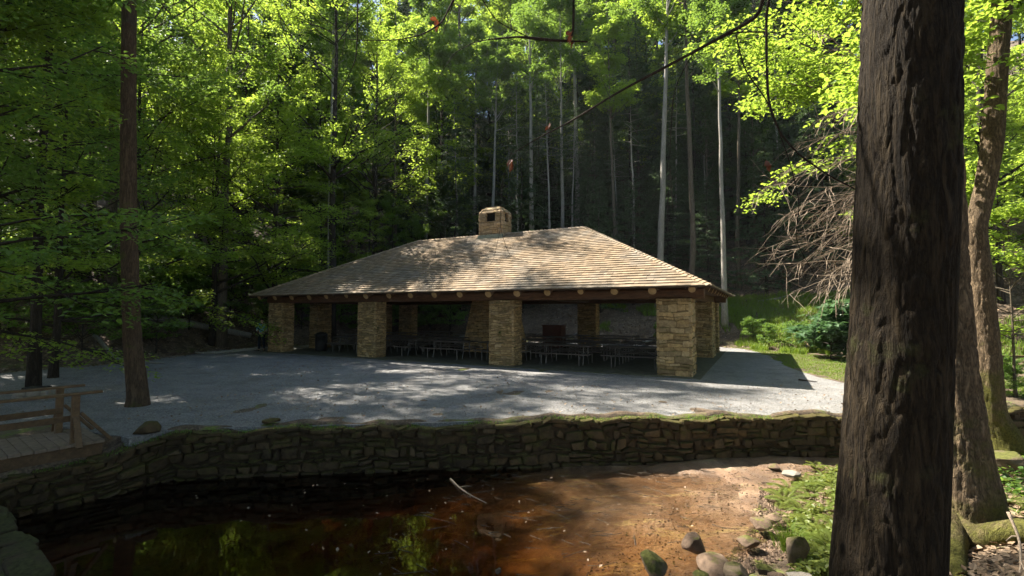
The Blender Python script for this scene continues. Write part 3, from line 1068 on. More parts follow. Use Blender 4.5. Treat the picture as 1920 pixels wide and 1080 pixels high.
# local x along the bridge, away from the yard; local y points to the camera's right side ( -y = far side )
mb = MB(); rng = np.random.default_rng(2)
for k in range(34):
    x = -.25 + k * .142
    c = rng.uniform(.42, .6)
    mb.beam((x, .22 + rng.uniform(-.015, .015), .03), (x, -1.17 + rng.uniform(-.015, .015), .03), .134, .045, (c, c * .98, c * .95))
mb.build('deck', M['deck'], r)
for y in (.1, -1.02):
    mb = MB(); mb.beam((-.3, y, -.10), (4.6, y, -.10), .12, .20); mb.build('stringer', M['bridge'], r)
for yy in (.1, -1.0):
    sg = 1 if yy > 0 else -1
    mb = MB(); mb.beam((-.28, yy, .84), (4.6, yy, .84),   .12, .04, (.6, .6, .6)); mb.build('handrail', M['bridge'], r)
    mb = MB(); mb.beam((.02, yy - sg * .075, .44), (4.6, yy - sg * .075, .44), .04, .095, (.5, .5, .5)); mb.build('lower_rail', M['bridge'], r)
    for k in range(3):
        x = .05 + k * 2.0
        mb = MB(); mb.beam((x, yy, -.15), (x, yy, .815), .10, .10, (.55, .55, .55), up=(1, 0, 0)); mb.build('post', M['bridge'], r)
    mb = MB(); mb.beam((-.02, yy + sg * .01, .52), (-.42, yy + sg * .01, .02), .05, .09, (.5, .5, .5), up=(0, 1, 0)); mb.build('brace', M['bridge'], r)
    mb = MB(); mb.beam((.05, yy + sg * .07, .48), (.05, yy + sg * .34, .02), .05, .08, (.55, .55, .55), up=(1, 0, 0)); mb.build('brace', M['bridge'], r)

# rail fence at far right
r = empty('rail_fence', (12.0, 14.6, 0)); tag(r, 'brown two-rail wooden fence behind the leaning tree', 'fence')
for z in (.82, .56):
    mb = MB(); mb.beam((-.6, 0, z), (7, -.6, z), .06, .09); mb.build('rail', M['bridge'], r)
for k in range(4):
    mb = MB(); mb.beam((-.4 + k * 2.3, .06 - k * .2, -.7), (-.4 + k * 2.3, .06 - k * .2, .9), .11, .11, up=(1, 0, 0)); mb.build('post', M['bridge'], r)


# ------------------------------------------------------------------ foliage machinery
def add_leaves(mb, C, size, rng, tilt=.5, aspect=.5, tint=None, dirs=None, shape='kite'):
    """C (n,3) base points"""
    n = len(C)
    size = np.broadcast_to(size, (n,)) * rng.uniform(.7, 1.25, n)
    if dirs is None:
        az = rng.uniform(0, 2 * PI, n)
        d = np.stack([np.cos(az), np.sin(az), rng.normal(-.15, .35, n)], -1)
    else:
        d = dirs + rng.normal(0, .35, (n, 3))
    d /= np.linalg.norm(d, axis=1)[:, None]
    nr = np.stack([rng.normal(0, tilt, n), rng.normal(0, tilt, n), np.ones(n)], -1)
    s = np.cross(d, nr); s /= np.linalg.norm(s, axis=1)[:, None] + 1e-9
    u = np.cross(s, d)
    L = size[:, None]
    if shape == 'kite':
        w = aspect * .5
        v = np.stack([C, C + d * L * .45 + s * L * w + u * L * .06, C + d * L - u * L * .08, C + d * L * .45 - s * L * w + u * L * .06], 1)
        q = np.arange(n * 4).reshape(n, 4)
        k = 1
    else:  # six-point leaf, folded: two quads
        w = aspect * .5
        v = np.stack([C, C + d * L * .30 + s * L * w + u * L * .05, C + d * L * .7 + s * L * w * .8 + u * L * .03, C + d * L - u * L * .12,
                      C + d * L * .7 - s * L * w * .8 + u * L * .03, C + d * L * .30 - s * L * w + u * L * .05], 1)
        b = np.arange(n)[:, None] * 6
        q = np.concatenate([b + np.array([[0, 1, 2, 3]]), b + np.array([[0, 3, 4, 5]])], 1).reshape(-1, 4)
        k = 2
    t = rng.uniform(0, 1, n) if tint is None else tint
    c = np.repeat(np.stack([t, t, t], -1), k, 0)
    mb.add(v.reshape(-1, 3), q, c=c)


def curve_pts(p0, d0, L, n, rng, up=0.0, wob=.12):
    """wandering polyline"""
    p = np.array(p0, float); d = np.array(d0, float); d /= np.linalg.norm(d)
    out = [p.copy()]
    st = L / n
    for i in range(n):
        d = d + rng.normal(0, wob, 3) + np.array([0, 0, up])
        d /= np.linalg.norm(d)
        p = p + d * st
        out.append(p.copy())
    return np.array(out)


def broadleaf(seed, H=20, cb=6, spread=5, nlimb=22, nsub=6, nspray=7, nleaf=16, leaf=.20, r0=.2, up=.04, lean=(0, 0), droop=0, elev=(.2, .9), spray_r=.55, shape='kite', flat=.45, trunk_k=8, ang=None, stems=1, top=True):
    rng = np.random.default_rng(seed)
    tr = MB(); cr = MB()
    n = 14
    LC = []; LT = []
    sprays = []
    for stx in range(stems):
        tt = np.linspace(0, 1, n + 1)
        ax = np.stack([lean[0] * tt ** 1.3 * H, lean[1] * tt ** 1.3 * H, tt * H], -1)
        if stems > 1:
            a = stx / stems * 2 * PI + rng.uniform(-.3, .3)
            sp_ = rng.uniform(.12, .3)
            k = np.maximum(tt - .12, 0)
            ax[:, 0] += np.cos(a) * k * H * sp_; ax[:, 1] += np.sin(a) * k * H * sp_
        w = rng.normal(0, .02, (n + 1, 2)).cumsum(0) * H * .12 * .5
        w[0] = 0; w[1] *= .3
        ax[:, :2] += w
        rr = r0 * (1 - .86 * tt) * (1 + .45 * np.exp(-tt * H / .35)) * (1 if stems == 1 else .65)
        ax[0, 2] = -.5
        # extra ring near the ground for the flare
        tr.tube(ax, rr, trunk_k, (.5, .5, .5), True, .05, seed)
        for i in range(nlimb // stems):
            f = rng.uniform(cb / H, .97) if i > 2 else rng.uniform(cb / H, cb / H + .15)
            p0 = np.array([np.interp(f, tt, ax[:, k]) for k in range(3)])
            az = rng.uniform(0, 2 * PI) if ang is None else rng.uniform(*ang)
            fr = (f - cb / H) / (1 - cb / H)
            prof = (0.55 + .6 * math.sin(PI * min(1, fr * .8 + .15))) * (1 - .55 * fr)
            L = spread * prof * rng.uniform(.7, 1.15)
            el = rng.uniform(*elev) + fr * .35
            d = np.array([math.cos(az) * math.cos(el), math.sin(az) * math.cos(el), math.sin(el)])
            P = curve_pts(p0, d, L, 6, rng, up - droop, .10)
            rb = max(.02, r0 * (1 - .86 * f) * .45)
            tr.tube(P, np.linspace(rb, rb * .25, 7), 5, (.5, .5, .5), False)
            for k in range(nsub):
                g = rng.uniform(.25, 1.0)
                ip = g * 6; i0 = min(5, int(ip)); q = P[i0] + (P[i0 + 1] - P[i0]) * (ip - i0)
                dd = (P[i0 + 1] - P[i0]); dd /= np.linalg.norm(dd)
                sidev = np.cross(dd, (0, 0, 1)) * rng.choice([-1, 1])
                d2 = dd * rng.uniform(.4, 1) + sidev * rng.uniform(.4, 1.1) + np.array([0, 0, rng.uniform(-.15, .25) - droop * 2])
                L2 = L * rng.uniform(.25, .5) * (1.15 - g * .4)
                P2 = curve_pts(q, d2, L2, 4, rng, -.02 - droop, .12)
                tr.tube(P2, np.linspace(rb * .35, .006, 5), 3, (.5, .5, .5), False)
                for s_ in range(nspray):
                    u_ = rng.uniform(.15, 1.05) * 4; k0 = min(3, int(u_)); c = P2[k0] + (P2[k0 + 1] - P2[k0]) * (u_ - k0)
                    sprays.append(c)
    sprays = np.array(sprays)
    ns = len(sprays)
    a = rng.uniform(0, 2 * PI, (ns, nleaf)); rad = np.sqrt(rng.uniform(0, 1, (ns, nleaf))) * spray_r
    off = np.stack([np.cos(a) * rad, np.sin(a) * rad, rng.normal(0, spray_r * .16, (ns, nleaf)) - rad * .12], -1)
    C = (sprays[:, None] + off).reshape(-1, 3)
    st = np.repeat(rng.uniform(0, 1, ns), nleaf) * .6 + rng.uniform(0, .4, ns * nleaf)
    add_leaves(cr, C, leaf, rng, flat, .55, st, shape=shape)
    return tr, cr


def hemlock(seed, H=22, cb=3, spread=3.2, nb=110, r0=.2, leaf=.26, dens=1.0, dead=True):
    rng = np.random.default_rng(seed)
    tr = MB(); cr = MB()
    n = 12
    tt = np.linspace(0, 1, n + 1)
    ax = np.stack([np.zeros(n + 1), np.zeros(n + 1), tt * H], -1)
    ax[1:, :2] += rng.normal(0, .03, (n, 2)).cumsum(0)
    rr = r0 * (1 - .9 * tt) * (1 + .4 * np.exp(-tt * H / .3)); ax[0, 2] = -.5
    tr.tube(ax, rr, 8, (.5, .5, .5), True, .05, seed)
    Cs = []; Ds = []; Ts = []
    for i in range(nb):
        f = cb / H + (1 - cb / H) * (i + rng.uniform(0, 1)) / nb
        p0 = np.array([np.interp(f, tt, ax[:, k]) for k in range(3)])
        az = i * 2.4 + rng.uniform(-.5, .5)
        fr = (f - cb / H) / (1 - cb / H)
        L = spread * (1 - fr) ** .75 * rng.uniform(.6, 1.1) + .3
        d = np.array([math.cos(az), math.sin(az), rng.uniform(-.1, .22)])
        P = curve_pts(p0, d, L, 5, rng, -.035, .07)
        tr.tube(P, np.linspace(.028 * (1 - fr) + .012, .005, 6), 3, (.5, .5, .5), False)
        m_ = int(38 * L * dens)
        u_ = rng.uniform(.12, 1, m_) ** .8 * 5; k0 = np.minimum(4, u_.astype(int))
        base = P[k0] + (P[k0 + 1] - P[k0]) * (u_ - k0)[:, None]
        dd = P[k0 + 1] - P[k0]; dd /= np.linalg.norm(dd, axis=1)[:, None]
        sd = np.cross(dd, (0, 0, 1.0))
        sg = rng.choice([-1, 1], m_)[:, None]
        wl = L * .30 * (1.15 - u_ / 5)[:, None] * rng.uniform(0, 1, (m_, 1))
        dirs = dd * .6 + sd * sg * .9 + np.array([0, 0, -.12])
        c = base + dirs * wl
        c[:, 2] += rng.normal(0, .05, m_)
        Cs.append(c); Ds.append(dirs); Ts.append(np.full(m_, rng.uniform(0, .7)) + rng.uniform(0, .3, m_))
    if dead:
        for i in range(26):
            z = rng.uniform(1.5, cb + 1.5)
            az = rng.uniform(0, 2 * PI); L = rng.uniform(.5, 1.8)
            P = curve_pts((0, 0, z), (math.cos(az), math.sin(az), rng.uniform(-.1, .3)), L, 4, rng, -.05, .12)
            tr.tube(P, np.linspace(.014, .004, 5), 3, (.5, .5, .5), False)
    C = np.vstack(Cs); D = np.vstack(Ds); T = np.concatenate(Ts)
    add_leaves(cr, C, leaf, rng, .35, .34, T, D)
    return tr, cr


def make_tree(name, parts, bark, leafm, crown='crown'):
    r = empty(name)
    parts[0].build('trunk', M[bark], r, True)
    if parts[1].n: parts[1].build(crown, M[leafm], r)
    return r


PROTO = {}
CH = {}


def reg(key, r):
    PROTO[key] = r
    CH[key] = kids(r)
    r.location = (0, 0, -500)
    r['used'] = 0


def plant(key, x, y, label, cat='tree', group=None, s=1.0, rz=None, z=None, tilt=(0, 0), sz=None, name=None):
    pr = PROTO[key]
    if pr['used'] == 0:
        o = pr; pr['used'] = 1
    else:
        o = pr.copy(); COL.objects.link(o)
        for k in CH[key]:
            c = k.copy(); COL.objects.link(c); c.parent = o
    if name: o.name = name
    o.location = (x, y, float(ground_z(np.array([x]), np.array([y]))[0]) if z is None else z)
    o.rotation_euler = (tilt[0], tilt[1], random.uniform(0, 6.28) if rz is None else rz)
    o.scale = (s, s, s if sz is None else sz)
    tag(o, label, cat, group)
    return o


# prototypes
reg('pole1', make_tree('hardwood_tree', broadleaf(101, 30, 19, 4.5, 20, 6, 7, 14, .24, .24, elev=(.4, 1.1)), 'bark_pale', 'leaf_mid'))
reg('pole2', make_tree('hardwood_tree', broadleaf(102, 32, 20, 4.8, 20, 6, 7, 14, .24, .27, elev=(.4, 1.1), lean=(.01, 0)), 'bark_pale', 'leaf_mid'))
reg('pole3', make_tree('hardwood_tree', broadleaf(103, 29, 17, 4.2, 22, 6, 7, 14, .24, .2, elev=(.4, 1.1), lean=(-.015, 0)), 'bark_mid', 'leaf_bright'))
reg('broad1', make_tree('broadleaf_tree', broadleaf(111, 21, 4.5, 5.5, 34, 6, 6, 14, .25, .24, elev=(.15, .8)), 'bark_dark', 'leaf_bright'))
reg('broad2', make_tree('broadleaf_tree', broadleaf(112, 18, 3.5, 5.0, 32, 6, 6, 14, .24, .20, elev=(.1, .7)), 'bark_dark', 'leaf_mid'))
reg('broad3', make_tree('broadleaf_tree', broadleaf(113, 24, 7, 5.5, 34, 6, 6, 14, .26, .26, elev=(.2, .9)), 'bark_mid', 'leaf_dark'))
reg('multi', make_tree('multi_stem_tree', broadleaf(120, 17, 3.5, 5.0, 44, 6, 6, 13, .20, .26, elev=(.15, .9), stems=4), 'bark_dark', 'leaf_bright'))
reg('hem1', make_tree('hemlock_tree', hemlock(131, 24, 2.5, 3.6, 130, .2), 'bark_dark', 'needle'))
reg('hem2', make_tree('hemlock_tree', hemlock(132, 19, 1.0, 3.5, 120, .17), 'bark_dark', 'needle'))
reg('hem3', make_tree('hemlock_tree', hemlock(133, 12, .4, 3.0, 90, .12), 'bark_dark', 'needle'))
reg('shrub1', make_tree('understory_shrub', broadleaf(141, 2.6, .3, 1.7, 18, 5, 4, 9, .15, .03, elev=(.2, .9), spray_r=.28), 'bark_dark', 'leaf_mid', 'foliage'))
reg('shrub2', make_tree('understory_shrub', broadleaf(142, 1.8, .15, 1.5, 16, 5, 3, 6, .30, .025, elev=(.1, .7), spray_r=.28), 'bark_dark', 'leaf_blue', 'foliage'))
reg('near1', make_tree('maple_tree', broadleaf(151, 15, 2.2, 6.0, 44, 7, 7, 14, .13, .17, elev=(-.1, .55), droop=.035, spray_r=.42, shape='leaf', flat=.35), 'bark_dark', 'leaf_mid'))
reg('near2', make_tree('maple_tree', broadleaf(152, 13, 2.0, 5.0, 40, 7, 7, 14, .12, .15, elev=(-.05, .6), droop=.03, spray_r=.40, shape='leaf', flat=.35), 'bark_dark', 'leaf_bright'))
reg('sap', make_tree('sapling', broadleaf(161, 6, 1.4, 2.2, 20, 5, 5, 11, .12, .045, elev=(0, .6), spray_r=.3, shape='leaf'), 'bark_mid', 'leaf_bright'))


def at_px(px, Y):
    return ((px - 960) / F * Y * 1.0, Y)


# ---- tall trees one can tell apart (pixel column, distance, kind, scale, tilt, words)
named = [
    (617, 37, 'pole1', .92, .0, 'tall grey trunk rising behind the left half of the roof, below the sunlit leaves'),
    (736, 44, 'pole3', .95, .02, 'dark slender forked tree between the sunlit leaves and the hemlocks'),
    (797, 46, 'pole1', 1.0, -.01, 'pale tree whose trunk meets the roofline left of the chimney'),
    (889, 45, 'pole2', .80, .0, 'grey tree trunk directly behind the left edge of the chimney'),
    (921, 42, 'pole1', .78, -.02, 'thin pale tree trunk directly behind the right side of the chimney'),
    (1000, 41, 'pole2', .88, .0, 'straight pale trunk, first one right of the chimney'),
    (1055, 42, 'pole1', .86, .0, 'straight pale trunk, second one right of the chimney'),
    (1086, 45, 'pole2', 1.0, .01, 'thicker grey-brown trunk behind the right end of the ridge'),
    (1153, 39, 'pole3', .85, .0, 'thin pale trunk just past the right end of the ridge'),
    (1236, 35, 'pole2', .95, -.05, 'leaning grey trunk above the right hip of the roof'),
    (1296, 34, 'pole3', 1.1, .01, 'stout grey trunk above the lower right hip of the roof'),
    (1358, 31, 'pole1', .80, .0, 'straight light grey trunk just right of the roof corner'),
    (1386, 36, 'pole3', .85, .0, 'dim brown trunk close behind the light grey one right of the roof'),
]
for px, Y, k, s, tl, lab in named:
    x, y = at_px(px, Y)
    plant(k, x, y, lab, 'tree', 'tall trees behind the pavilion', s, None, tilt=(0, tl))

# thin dead-looking poles between
rng = np.random.default_rng(77)
mbp = hemlock(170, 17, 11, 1.6, 34, .12, .22)
reg('thin', make_tree('slender_tree', mbp, 'bark_pale', 'needle'))
for px in (830, 862, 958, 975, 1030, 1072, 1120, 1165, 1190, 1262, 1330, 1410, 1470, 1540, 700, 560):
    x, y = at_px(px + rng.uniform(-4, 4), rng.uniform(38, 48))
    plant('thin', x, y, 'slender bare-stemmed tree in the dark wood behind the pavilion', 'tree', 'slender trees in the dark wood', rng.uniform(.8, 1.15), tilt=(0, rng.uniform(-.03, .03)))

rng = np.random.default_rng(88)
for px, Y, k, s_ in ((640, 40, 'broad2', .62), (690, 38.5, 'broad1', .5), (735, 40, 'broad2', .6), (780, 39, 'broad2', .5), (830, 41, 'broad3', .5), (600, 38, 'broad1', .55), (870, 43, 'broad2', .5), (560, 37.5, 'broad2', .5), (960, 46, 'broad3', .8), (1110, 48, 'broad3', .8), (1200, 47, 'broad3', .75), (1330, 42, 'broad3', .6), (1420, 40, 'broad3', .55)):
    x, y = at_px(px, Y)
    plant(k, x, y, 'small green understory tree just above the roofline', 'tree', 'understory trees above the roofline', s_)

# ---- the wood behind
rng = np.random.default_rng(5)


def spots(n, xr, yr, mind, cond, seed):
    rng = np.random.default_rng(seed); out = []
    tries = 0
    while len(out) < n and tries < 20000:
        tries += 1
        x, y = rng.uniform(*xr), rng.uniform(*yr)
        if not cond(x, y): continue
        if any((x - a) ** 2 + (y - b) ** 2 < mind ** 2 for a, b in out): continue
        out.append((x, y))
    return out


def clear(x, y):
    return float(poly_sd(FLAT, np.array([x]), np.array([y]))[0])


for x, y in spots(26, (-10, 34), (34, 44), 2.6, lambda x, y: clear(x, y) > 4 and (x / y) > -.22 and min(abs(960 + x / y * F - q_[0]) for q_ in named) > 16, 17):
    plant('hem3', x, y, 'small dark hemlock close behind the pavilion', 'tree', 'small hemlocks close behind the pavilion', rng.uniform(.7, 1.15))
for x, y in spots(110, (-14, 50), (45, 82), 2.6, lambda x, y: clear(x, y) > 5 and (x / y) > -.25 and (x / y) < 1.15, 1):
    k = ['hem1', 'hem2', 'hem1', 'hem3'][rng.integers(4)]
    plant(k, x, y, 'dark hemlock in the shaded wood behind the pavilion', 'tree', 'dark hemlocks behind the pavilion', rng.uniform(.85, 1.2))
for x, y in spots(64, (-60, 0), (32, 85), 3.6, lambda x, y: clear(x, y) > 5 and -1.25 < (x / y) < -.12, 2):
    k = ['broad1', 'broad2', 'broad3', 'hem2', 'broad1'][rng.integers(5)]
    if k.startswith('hem'):
        plant(k, x, y, 'dark hemlock among the leafy trees left of the pavilion', 'tree', 'hemlocks among the leafy trees', rng.uniform(.85, 1.2))
    else:
        plant(k, x, y, 'leafy green tree in the wood left of and behind the pavilion', 'tree', 'leafy trees in the wood on the left', rng.uniform(.85, 1.2))
for x, y in spots(60, (-34, 50), (48, 95), 4.0, lambda x, y: abs(x / y) < .7, 3):
    k = ['broad1', 'pole3', 'broad3'][rng.integers(3)]
    plant(k, x, y, 'tall leafy tree high on the far hillside above the hemlocks', 'tree', 'leafy trees high on the hillside', rng.uniform(1.2, 1.6))
for x, y in spots(18, (12, 50), (19, 45), 4.0, lambda x, y: (x / y) > .80 and clear(x, y) > -2, 4):
    k = ['broad1', 'broad2', 'near2'][rng.integers(3)]
    plant(k, x, y, 'bright leafy tree in the wood behind the big foreground trunk', 'tree', 'leafy trees on the right side', rng.uniform(.8, 1.1))

# ---- left: trees one can tell apart
x, y = at_px(452, 37)
plant('multi', x, y, 'multi-stemmed tree fanning into sunlit yellow-green leaves left of the roof', 'tree', None, 1.25)
tl = atz(258, 762, 0)


from mathutils import noise as mn


def bark_tube(mb, pts, rad, k, z_hi, step, amp, fx=11.0, fz=1.3, seed=0):
    """trunk with real bark furrows where the photo shows it close"""
    pts = np.array(pts); rad = np.array(rad)
    zz = np.concatenate([np.arange(pts[0, 2], z_hi, step), np.arange(z_hi, pts[-1, 2], .5), [pts[-1, 2]]])
    P = np.stack([np.interp(zz, pts[:, 2], pts[:, 0]), np.interp(zz, pts[:, 2], pts[:, 1]), zz], -1)
    R = np.interp(zz, pts[:, 2], rad)
    th = np.arange(k) * 2 * PI / k
    V = np.zeros((len(zz), k, 3))
    for i in range(len(zz)):
        r = R[i]
        for j in range(k):
            cx_, sy_ = math.cos(th[j]), math.sin(th[j])
            x, y, z = cx_ * r, sy_ * r, zz[i]
            if zz[i] < z_hi + 1:
                wz = mn.noise((x * 2.5, y * 2.5, z * 1.2 + seed)) * .12
                a = mn.fractal((x * fx + wz * fx, y * fx, z * fz + seed), 1.0, 2.1, 3)
                b = mn.noise((x * fx * 2.6, y * fx * 2.6, z * fz * 4.5 + 5 + seed))
                h = min(abs(a) * 3.2, 1.0) * .75 + min(abs(b) * 4, 1) * .14
                big = mn.noise((x * 3, y * 3, z * .9 + seed))
                r2 = r + amp * (h - .7) + r * .035 * big
            else: r2 = r
            V[i, j] = (P[i, 0] + cx_ * r2, P[i, 1] + sy_ * r2, zz[i])
    n = len(zz)
    i = np.arange(n - 1)[:, None] * k; j = np.arange(k)[None]; j2 = (j + 1) % k
    q = np.stack([i + j, i + j2, i + k + j2, i + k + j], -1).reshape(-1, 4)
    mb.add(V.reshape(-1, 3), q)


def big_trunk(name, base, pts, rad, bark, label, k=20, lump=.07, seed=1, furrow=None):
    r = empty(name, base); tag(r, label, 'tree')
    mb = MB()
    if furrow:
        bark_tube(mb, np.array(pts) - np.array(base), rad, furrow[0], furrow[1], furrow[2], furrow[3], seed=seed, fx=furrow[4], fz=furrow[5])
    else:
        mb.tube(np.array(pts) - np.array(base), rad, k, (.5, .5, .5), True, lump, seed)
    mb.build('trunk', M[bark], r, True)
    return r


def resamp(P, R, n):
    P = np.array(P, float); R = np.array(R, float)
    s = np.linspace(0, len(P) - 1, n)
    i = np.arange(len(P))
    Q = np.stack([np.interp(s, i, P[:, k]) for k in range(3)], -1); Rq = np.interp(s, i, R)
    for _ in range(2):
        Q[1:-1] = (Q[:-2] + 2 * Q[1:-1] + Q[2:]) / 4; Rq[1:-1] = (Rq[:-2] + 2 * Rq[1:-1] + Rq[2:]) / 4
    return Q, Rq


b = np.array([tl[0], tl[1], 0.0])
Yt = tl[1]
P, R = resamp([b + (0, 0, -.3), b, b + (0, 0, .25), aty(248, 640, Yt), aty(241, 400, Yt), aty(241, 150, Yt), aty(243, -60, Yt), aty(246, -500, Yt - .5), aty(240, -900, Yt)], [.30, .245, .21, .18, .165, .15, .14, .11, .05], 60)
rt = big_trunk('hardwood_tree', b, P, R, 'bark_brown', 'straight brown tree growing out of the gravel beside the footbridge', 18, .04, 4, (70, 9, .06, .018, 12.0, 2.0))
_, crn = broadleaf(181, 19, 11, 3.2, 20, 5, 5, 12, .18, .2)
crn_o = crn.build('crown', M['leaf_mid'], rt)

reg('slim', make_tree('slender_tree', hemlock(171, 17, 11, 2.2, 40, .12, .22), 'bark_dark', 'needle'))
# dark thin tree by the left edge of the gravel
tb = atz(63, 726, 0)
plant('slim', tb[0], tb[1], 'slim dark tree standing on the gravel near the left edge', 'tree', None, 1.25, z=0)

reg('tall1', make_tree('hardwood_tree', broadleaf(301, 27, 11, 7.5, 34, 6, 5, 10, .21, .28, elev=(.15, .8)), 'bark_mid', 'leaf_mid'))
reg('tall2', make_tree('hardwood_tree', broadleaf(302, 25, 9, 7.0, 32, 6, 5, 10, .20, .26, elev=(.15, .8)), 'bark_dark', 'leaf_bright'))
for i, (k, x, y, s_, lab) in enumerate((
    ('tall1', -19.2, 23.0, .98, 'tall tree with a wide crown over the far left end of the gravel'),
    ('tall1', -20.6, 15.6, .9, 'tall dark tree beyond the slim dark tree at the left edge'),
    ('tall1', -16.2, 26.8, 1.0, 'tall tree with high branches left of the pavilion, behind the near maples'),
    ('tall2', -12.6, 33.5, 1.15, 'tall tree rising behind the left corner of the roof'),
    ('tall2', -22.0, 19.0, 1.0, 'tall leafy tree behind the maples at the left edge'),
    ('tall2', -11.5, 40.0, 1.0, 'tall sunlit tree behind the left end of the roof'),
    ('tall1', -27.5, 21.0, 1.1, 'tall dark tree at the far left, deep in the leaves'),
    ('tall2', -19.5, 41.0, 1.1, 'tall tree high behind the multi-stemmed tree'),
)):
    plant(k, x, y, lab, 'tree', None, s_)

# near maples whose branches hang over the left third
for key, x, y, s, rz, lab in (
    ('near1', -15.5, 12.5, 1.1, .3, 'dark leafy maple hanging over the far left of the gravel'),
    ('near2', -17.3, 22.0, 1.2, 1.2, 'maple with low layered branches left of the pavilion'),
    ('near1', -20.5, 19.0, 1.15, 2.2, 'shaded maple behind the slim dark tree'),
    ('near2', -16.5, 26.5, 1.2, 4.0, 'sunlit maple beside the left corner of the roof'),
    ('near1', -10.6, 6.6, .85, 3.4, 'dark maple overhanging the footbridge'),
    ('near2', -12.2, 9.6, .9, 2.0, 'leafy maple at the left edge, its branches above the footbridge rails'),
    ('near1', -14.8, 15.6, .72, 5.0, 'dark layered maple between the slim dark tree and the left edge'),
    ('near2', -14.6, 29.3, 1.3, 2.6, 'maple whose sunlit sprays reach over the left end of the roof'),
    ('near1', -24, 27, 1.2, 5.2, 'maple in the shade beyond the fallen log'),
):
    plant(key, x, y, lab, 'tree', 'maples on the left side', s, rz)

# ------------------------------------------------------------------ foreground trees
b = np.array([2.12, 2.85, -.1])
P, R = resamp([b + (-.06, -.05, -.8), b, aty(1659, 1080, 2.85), aty(1676, 820, 2.85), aty(1690, 560, 2.85), aty(1700, 300, 2.85), aty(1707, 0, 2.85), (2.75, 2.9, 6.5), (2.9, 3.0, 10), (3.0, 3.1, 16), (3.0, 3.1, 22)], [.36, .30, .268, .257, .250, .247, .243, .225, .19, .13, .03], 160)
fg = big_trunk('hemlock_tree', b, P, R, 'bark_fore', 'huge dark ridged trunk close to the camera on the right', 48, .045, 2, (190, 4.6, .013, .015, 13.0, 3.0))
_, crn = hemlock(191, 22, 12, 4.2, 80, .3, .26, .8)
crn.build('crown', M['needle'], fg)

b = np.array([4.45, 5.05, -.35])
Y2 = 5.05
P, R = resamp([b + (.05, 0, -.5), b + (.02, 0, 0), aty(1812, 960, Y2), aty(1797, 860, Y2), aty(1785, 700, Y2), aty(1772, 500, Y2), aty(1765, 250, Y2), aty(1752, -100, Y2), aty(1740, -700, Y2 + .3), aty(1738, -1500, Y2 + .3)], [.52, .44, .34, .27, .215, .19, .175, .16, .12, .04], 90)
m2 = big_trunk('mossy_tree', b, P, R, 'bark_moss', 'mossy trunk with spreading roots just behind the huge dark trunk', 32, .07, 5, (110, 4.6, .03, .022, 12.0, 4.0))
for (dx, dy) in ((.9, -.5), (-.55, -.75), (.95, .35), (-.7, .35), (.3, -1.0)):
    mb = MB()
    e = np.array([dx, dy, 0.])
    zz = lambda k: float(ground_z(np.array([b[0] + dx * k]), np.array([b[1] + dy * k]))[0]) - b[2]
    Pq = np.array([(0, 0, .55), e * .28 + (0, 0, .32), e * .6 + (0, 0, zz(.6) + .09), e * 1.0 + (0, 0, zz(1.0) + .03), e * 1.5 + (0, 0, zz(1.5) - .05)])
    mb.tube(Pq, [.16, .17, .11, .07, .03], 10, (.5, .5, .5), True, .12, 3)
    mb.build('root', M['bark_moss'], m2, True)
_, crn = hemlock(192, 20, 10, 3.6, 60, .2, .26, .7)
crn.build('crown', M['needle'], m2)

b = np.array([9.25, 9.15, -.25])
Y3 = 9.15
P, R = resamp([b + (0, 0, -.4), b, aty(1856, 770, Y3), aty(1850, 640, Y3), aty(1838, 520, Y3), aty(1828, 430, Y3), aty(1848, 350, Y3), aty(1862, 260, Y3), aty(1868, 150, Y3), aty(1880, 0, Y3), aty(1885, -300, Y3), aty(1880, -800, Y3)], [.38, .31, .225, .195, .18, .17, .165, .17, .165, .155, .13, .05], 90)
m3 = big_trunk('crooked_tree', b, P, R, 'bark_moss', 'crooked sunlit brown tree with a bend, at the right edge behind the mossy trunk', 24, .07, 7, (80, 8.6, .05, .022, 10.0, 3.0))
_, crn = broadleaf(193, 16, 5, 4.2, 34, 6, 6, 13, .14, .2, shape='leaf')
crn.build('crown', M['leaf_bright'], m3)


def limbs(parent, base, lines, mat, name='limb', k=6):
    for pts, r0, r1 in lines:
        P = np.array(pts, float) - np.array(base)
        Q, Rq = resamp(P, np.linspace(r0, r1, len(P)), max(12, len(P) * 5))
        mb = MB(); mb.tube(Q, Rq * .62, k, (.5, .5, .5), True, .15, 3)
        mb.build(name, M[mat], parent, True)


def L(Y, *pp):
    n = len(pp)
    if not isinstance(Y, tuple): Y = (Y, Y)
    return [aty(p[0], p[1], Y[0] + (Y[1] - Y[0]) * i / max(1, n - 1)) for i, p in enumerate(pp)]


